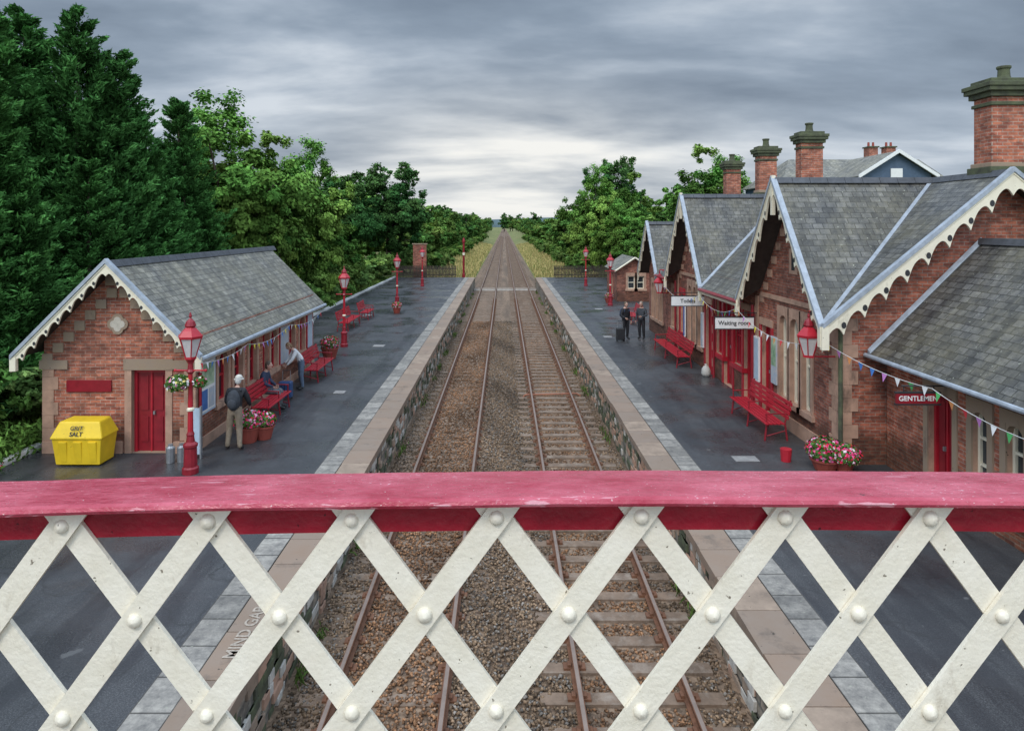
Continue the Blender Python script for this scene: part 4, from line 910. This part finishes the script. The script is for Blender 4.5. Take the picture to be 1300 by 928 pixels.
# ------------------------------------------------------------------ FOOTBRIDGE
def bridge():
    e=empty('lattice_footbridge'); CX=.35
    off=lambda x:-.012*min((x-CX)**2,4.0)
    prof=[(1.2,4.857),(1.197,4.863),(1.2,4.869),(1.208,4.872),(1.27,4.8745),(1.335,4.872),(1.342,4.868),(1.344,4.862),(1.342,4.857)]
    H=MB(); X=[-6+.1*i for i in range(121)]; vs=[];fs=[]; n=len(prof)
    for x in X:
        for y,z in prof: vs.append((x,y,z+off(x)+.0006*math.sin(x*9)+.0004*math.sin(x*23)))
    for i in range(len(X)-1):
        for k in range(n): fs.append((i*n+k,i*n+(k+1)%n,(i+1)*n+(k+1)%n,(i+1)*n+k))
    H.add(vs,fs,RAILTOP); H.build('handrail',e,smooth=False)
    A=MB()
    for i in range(len(X)-1):
        a,b=X[i],X[i+1]; za,zb=off(a),off(b)
        for y0,y1,z0,z1 in ((1.2485,1.2565,4.795,4.8565),(1.2565,1.32,4.849,4.8565),(1.2485,1.2565,3.78,3.88)):
            A.hexa([(a,y0,z0+za),(b,y0,z0+zb),(b,y1,z0+zb),(a,y1,z0+za),(a,y0,z1+za),(b,y0,z1+zb),(b,y1,z1+zb),(a,y1,z1+za)],REDF)
    A.build('red_angle_iron',e)
    B=MB(); pit=.2607; x0=-.014; zc=4.826; sl=.174/.1303; hwid=.0285; ztop,zbot=4.855,3.80
    for k in range(-24,25):
        c=x0+pit*k
        for sg,ya in ((1,1.2305),(-1,1.2395)):
            yb=ya+.008; seg=8
            for i in range(seg):
                zA=zbot+(ztop-zbot)*i/seg; zB=zbot+(ztop-zbot)*(i+1)/seg
                xa=c+sg*(zA-zc)/sl; xb=c+sg*(zB-zc)/sl; 
                if abs(xa)>6.2: continue
                B.hexa([(xa-hwid,ya,zA+off(xa)),(xa+hwid,ya,zA+off(xa)),(xa+hwid,yb,zA+off(xa)),(xa-hwid,yb,zA+off(xa)),(xb-hwid,ya,zB+off(xb)),(xb+hwid,ya,zB+off(xb)),(xb+hwid,yb,zB+off(xb)),(xb-hwid,yb,zB+off(xb))],CREAMB)
    B.build('lattice_bars',e)
    R=MB(); row=0; z=zc
    while z>3.82:
        for k in range(-12,13):
            c=x0+pit*(k+(.5 if row%2 else 0)); j=random.uniform(.93,1.07); ox=random.uniform(-.0015,.0015)
            prof2=[(.0135,0),(.0135,.002),(.0115,.006),(.007,.0095),(.0002,.011)]
            vs=[];fs=[];n=14
            for r,h in prof2:
                for q in range(n): a=2*math.pi*q/n; vs.append((c+ox+j*r*math.cos(a),1.2304-h*j,z+off(c)+ox+j*r*math.sin(a)))
            for i in range(len(prof2)-1):
                for q in range(n): fs.append((i*n+q,i*n+(q+1)%n,(i+1)*n+(q+1)%n,(i+1)*n+q))
            R.add(vs,fs,CREAMB)
        z-=.174; row+=1
    R.build('rivets',e,smooth=True)
    D=MB()
    D.box(-6.4,6.6,-.75,1.3,3.55,3.66,WOODG); D.box(-6.4,6.6,1.3,1.36,3.4,3.74,REDP); D.box(-6.4,6.6,-.82,-.76,3.4,3.74,REDP)
    D.box(-6.4,6.6,-.85,-.72,4.68,4.72,REDP)
    for sx in (-5.8,6.0):
        for yy in (-.6,1.1): D.lathe([(.2,0),(.2,.3),(.12,.4),(.1,3.2),(.18,3.4)],(sx,yy,0),REDD,12)
    for k in range(-20,21): 
        for sg in (1,-1): D.tube((k*.3,-.79,3.7),(k*.3+sg*.3,-.79+sg*.006,4.68),.02,.02,CREAM,4)
    D.build('deck_and_columns',e)
bridge()
# ------------------------------------------------------------------ VEGETATION
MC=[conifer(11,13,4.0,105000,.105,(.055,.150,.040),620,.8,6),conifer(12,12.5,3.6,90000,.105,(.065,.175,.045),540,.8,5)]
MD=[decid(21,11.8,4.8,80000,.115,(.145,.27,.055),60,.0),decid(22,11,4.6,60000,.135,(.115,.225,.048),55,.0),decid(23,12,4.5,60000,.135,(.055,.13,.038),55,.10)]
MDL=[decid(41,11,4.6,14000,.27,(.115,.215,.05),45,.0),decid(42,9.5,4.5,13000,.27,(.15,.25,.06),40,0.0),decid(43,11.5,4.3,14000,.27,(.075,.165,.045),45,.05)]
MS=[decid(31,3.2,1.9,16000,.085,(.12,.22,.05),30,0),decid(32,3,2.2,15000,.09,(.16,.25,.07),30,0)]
def put(me,name,x,y,s=1,sz=None,rz=0,z=-.1,par=None):
    ob=bpy.data.objects.new(name,me); ob.location=(x,y,z); ob.scale=(s,s,sz or s); ob.rotation_euler=(0,0,rz); COL.objects.link(ob)
    if par: ob.parent=par
    return ob
for m,x,y,s,sz,r in ((0,-15.6,25,.95,1.03,0),(1,-17.2,22.5,1.05,1.03,1),(0,-15.9,28.2,.9,.98,2),(1,-15.5,32.5,.9,.92,3),(1,-15.2,20.0,.85,.80,4),(0,-19.0,27,1.1,1.08,5),(1,-14.6,27,.8,.80,5.5),(0,-20.5,20,1.1,.92,.7),(1,-14.0,23,.7,.62,2.2),(0,-14.4,16.2,.62,.46,2.6),(1,-20,34,1.1,1.0,1.1),(1,-14.3,30.5,.7,.72,4.1)):
    put(MC[m],'conifer_tree',x,y,s,sz,r)
for m,x,y,s,sz,r in ((0,-15.4,38.5,1.0,1.12,0),(0,-18.5,42,1,1.08,2),(1,-13.9,41,.82,1.04,1),(0,-13.8,46.5,.82,.98,4),(1,-13.4,52,.72,.66,2),(2,-12.7,75,1.05,1.12,0),(2,-17,68,1,1.0,1.7),(0,10.4,80,.85,1.08,3),(1,14.5,84,.95,1.15,2),(2,14.8,95,1.0,1.38,1),(1,17.3,60,1.0,1.18,.5),(1,13.8,66,.7,.7,2.8),(0,21,66,1,1.05,2.2),(0,12.5,72,.75,.68,1),(1,24,75,1,1.0,1)):
    put(MD[m],'deciduous_tree',x,y,s,sz,r)
for i,(m,x,y,s) in enumerate(((0,-12.6,15.3,.9),(1,-12.9,18.5,.8),(0,-12.8,12.5,.8),(1,-12.4,30.5,.9),(0,-12.5,34,1.1),(1,-12.4,38,1.1),(0,-12.6,42.5,1.2),(1,-12.5,47,1.1),(0,-12.4,51,1.1),(1,-12.4,55,1.1),(0,-12.5,60,1.1),(1,-12.6,65,1.2),(0,-12.3,69,1),(1,-10.8,79,1.2),(0,-8.9,84,.9),(0,8.8,77,.9),(1,13,62,1.2),(0,12.8,56,1.1),(1,13.2,68,1.2),(0,9.8,84,1.2),(1,12.8,50,1.0),(0,13,44,1.1))):
    put(MS[m],'shrub',x,y,s,s*random.uniform(.8,1.1),i*1.3)
dt=empty('distant_trees'); rs=random.Random(7)
y=88
while y<640:
    for side in (-1,1):
        for lane in range(2 if y<250 else 1):
            base=(11.5 if side<0 else 11)+ (y-88)*.004
            x=side*(base+lane*7+rs.uniform(0,3)); s=rs.uniform(.7,1.0)*(1 if side<0 else .82)*(1 if lane==0 else 1.2)
            put(MDL[rs.choice([0,0,1,2])],'tree_instance',x,y+rs.uniform(-2,2),s*1.05,s*rs.uniform(.85,1.1),rs.uniform(0,6),par=dt)
    if y<330:
        for side in (-1,1): put(MS[rs.randrange(2)],'bush_instance',side*rs.uniform(8.6,9.8),y+rs.uniform(-3,3),rs.uniform(.6,1.1),None,rs.uniform(0,6),z=-.5,par=dt)
    y+=6 if y<150 else 8.5 if y<300 else 16
for i in range(22): put(MDL[rs.randrange(3)],'tree_instance',rs.uniform(-60,60),rs.uniform(700,760),rs.uniform(1.3,1.8),None,rs.uniform(0,6),par=dt)
for i in range(36):
    a=rs.uniform(-1,1); put(MDL[rs.randrange(3)],'tree_instance',(25+abs(a)*60)*(1 if a>0 else -1),rs.uniform(100,260),rs.uniform(.9,1.25),None,rs.uniform(0,6),par=dt)
mb=MB(); vs=[];fs=[]; xs=[-3000+100*i for i in range(61)]
for x in xs: vs+= [(x,2600,-5),(x,2600,24+9*math.sin(x*.0021+1)+5*math.sin(x*.007)),(x,3200,20)]
for i in range(60):
    for k in range(2): fs.append((i*3+k,(i+1)*3+k,(i+1)*3+k+1,i*3+k+1))
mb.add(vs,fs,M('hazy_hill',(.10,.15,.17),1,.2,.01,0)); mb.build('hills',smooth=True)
def grass(name,n,xr,yr,zf,col,size):
    x=RNG.uniform(*xr,n); yv=yr[0]+(yr[1]-yr[0])*RNG.uniform(0,1,n)**1.7; z=zf(x)
    P=np.stack([x,yv,z+size*.4],1); T=np.stack([RNG.normal(size=n)*.35,RNG.normal(size=n)*.35,np.ones(n)],1)
    c=np.array(col)[None]*RNG.uniform(.5,1.5,(n,1)); k=RNG.uniform(0,1,n)<.25; c=np.where(k[:,None],np.array([.12,.2,.05])*RNG.uniform(.6,1.4,(n,1)),c)
    foliage(name,[leaves(P,rdir(n)*np.array([1,1,.1])+np.array([0,-.3,.05]),size,.08,c,T)])
zf=lambda x:np.clip(-1.32+(np.abs(x-.1)-3.9)/6.1*1.25,-1.32,-.06)
grass('dry_grass',26000,(-9.5,-3.8),(72,230),zf,(.55,.45,.20),.42); grass('dry_grass',26000,(4.0,10),(72,230),zf,(.55,.45,.20),.38)
grass('long_grass',14000,(-14,-11.4),(10,70),lambda x:x*0-.05,(.13,.20,.05),.28); grass('long_grass',8000,(11.6,15),(36,72),lambda x:x*0-.05,(.14,.20,.05),.28)
n=5000; c=np.stack([RNG.uniform(-12.6,-11.0,n),RNG.uniform(11,16.5,n),RNG.uniform(0,.75,n)**1.2],1)
foliage('fern_bed',[leaves(c,rdir(n)+np.array([0,0,1.]),.09,.3,np.array([.13,.24,.05])*RNG.uniform(.5,1.5,(n,1)))])
bloom('flower_bed',(-11.0,14.0,.2),(.35,.9,.25),1500,None)
mb=MB()
for k in range(9): mb.box(-11.3,-11.12,12.0+.5*k,12.46+.5*k,-.02,.13,WHITE)
mb.build('white_edging_stones',bevel=.03)
# ------------------------------------------------------------------ SKY / LIGHT / CAMERA
w=bpy.data.worlds.new('World'); scene.world=w; w.use_nodes=True; nt=w.node_tree; bg=nt.nodes['Background']
SUNEL=math.radians(48)
sky=N(nt,'ShaderNodeTexSky'); sky.sky_type='NISHITA'; sky.sun_disc=False; sky.sun_elevation=SUNEL; sky.sun_rotation=math.radians(205)
tc=N(nt,'ShaderNodeTexCoord').outputs['Generated']; s=N(nt,'ShaderNodeSeparateXYZ'); L(nt,tc,s.inputs[0])
def math_(op,a,b=None):
    n=N(nt,'ShaderNodeMath',operation=op)
    for i,v in enumerate((a,b)):
        if v is None: continue
        if hasattr(v,'links'): L(nt,v,n.inputs[i])
        else: n.inputs[i].default_value=v
    return n.outputs[0]
zp=math_('ADD',math_('MAXIMUM',s.outputs[2],0.0),.20)
cb=N(nt,'ShaderNodeCombineXYZ'); L(nt,math_('DIVIDE',s.outputs[0],zp),cb.inputs[0]); L(nt,math_('DIVIDE',s.outputs[1],zp),cb.inputs[1])
mp=N(nt,'ShaderNodeMapping'); mp.inputs['Scale'].default_value=(1.0,1.7,1); mp.inputs['Location'].default_value=(5.3,1.2,0); mp.inputs['Rotation'].default_value=(0,0,.12); L(nt,cb.outputs[0],mp.inputs[0])
n1=nt.nodes.new('ShaderNodeTexNoise'); n1.inputs['Scale'].default_value=.85; n1.inputs['Detail'].default_value=8; n1.inputs['Roughness'].default_value=.48; n1.inputs['Distortion'].default_value=.35; L(nt,mp.outputs[0],n1.inputs[0]); n1=n1.outputs[0]
n2=noise(nt,mp.outputs[0],3.0,6,.55)
f=math_('ADD',math_('MULTIPLY',n1,.80),math_('MULTIPLY',n2,.20))
r=nt.nodes.new('ShaderNodeValToRGB'); L(nt,f,r.inputs[0]); cr=r.color_ramp
cr.elements[0].position=.36; cr.elements[0].color=(.165,.215,.285,1); cr.elements[1].position=.66; cr.elements[1].color=(.62,.68,.75,1)
q=cr.elements.new(.48); q.color=(.25,.315,.40,1)
q=cr.elements.new(.56); q.color=(.37,.44,.53,1)
hz=math_('MULTIPLY',math_('EXPONENT',math_('MULTIPLY',s.outputs[2],-9.0)),.45)
base=mixn(nt,hz,r.outputs[0],(.60,.65,.72))
dx=math_('SUBTRACT',s.outputs[0],.02); dz=math_('SUBTRACT',s.outputs[2],.075)
d2=math_('ADD',math_('MULTIPLY',math_('MULTIPLY',dx,dx),16.0),math_('MULTIPLY',math_('MULTIPLY',dz,dz),110.0))
gl=math_('MULTIPLY',math_('EXPONENT',math_('MULTIPLY',d2,-1.0)),math_('GREATER_THAN',s.outputs[1],0.0))
gl=math_('MINIMUM',math_('MULTIPLY',gl,math_('ADD',math_('MULTIPLY',f,4.5),-1.45)),.95)
gl=math_('MAXIMUM',gl,0.0)
col=mixn(nt,gl,base,(.92,.91,.87))
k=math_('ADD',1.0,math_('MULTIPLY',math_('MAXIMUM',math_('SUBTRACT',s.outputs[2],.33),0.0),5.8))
k=math_('ADD',k,math_('MULTIPLY',math_('MAXIMUM',math_('MULTIPLY',s.outputs[1],-1.0),0.0),1.5))  # extra sky brightness added behind the camera to lift the cream lattice bars
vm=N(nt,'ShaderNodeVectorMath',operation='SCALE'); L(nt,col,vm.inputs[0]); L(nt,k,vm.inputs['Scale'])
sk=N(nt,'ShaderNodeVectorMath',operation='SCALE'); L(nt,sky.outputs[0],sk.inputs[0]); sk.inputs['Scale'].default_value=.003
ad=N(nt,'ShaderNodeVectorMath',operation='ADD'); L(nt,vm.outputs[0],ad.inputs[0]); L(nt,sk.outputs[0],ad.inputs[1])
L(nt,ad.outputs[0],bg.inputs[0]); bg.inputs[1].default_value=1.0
sl=bpy.data.lights.new('sun','SUN'); sl.energy=1.5; sl.angle=math.radians(20); sl.color=(1,.94,.86); so=bpy.data.objects.new('sun',sl); COL.objects.link(so)
d=Vector((-math.sin(math.radians(25))*math.cos(SUNEL),-math.cos(math.radians(25))*math.cos(SUNEL),math.sin(SUNEL)))
so.rotation_euler=d.to_track_quat('Z','Y').to_euler()
cam=bpy.data.cameras.new('camera'); co=bpy.data.objects.new('camera',cam); COL.objects.link(co)
co.location=(0,0,5.35); co.rotation_euler=(math.pi/2,0,0); cam.lens=24; cam.sensor_width=36; cam.shift_x=10/1300; cam.shift_y=-177/1300
cam.clip_start=.05; cam.clip_end=6000; scene.camera=co
scene.view_settings.view_transform='Standard'; scene.view_settings.look='None'; scene.view_settings.exposure=0
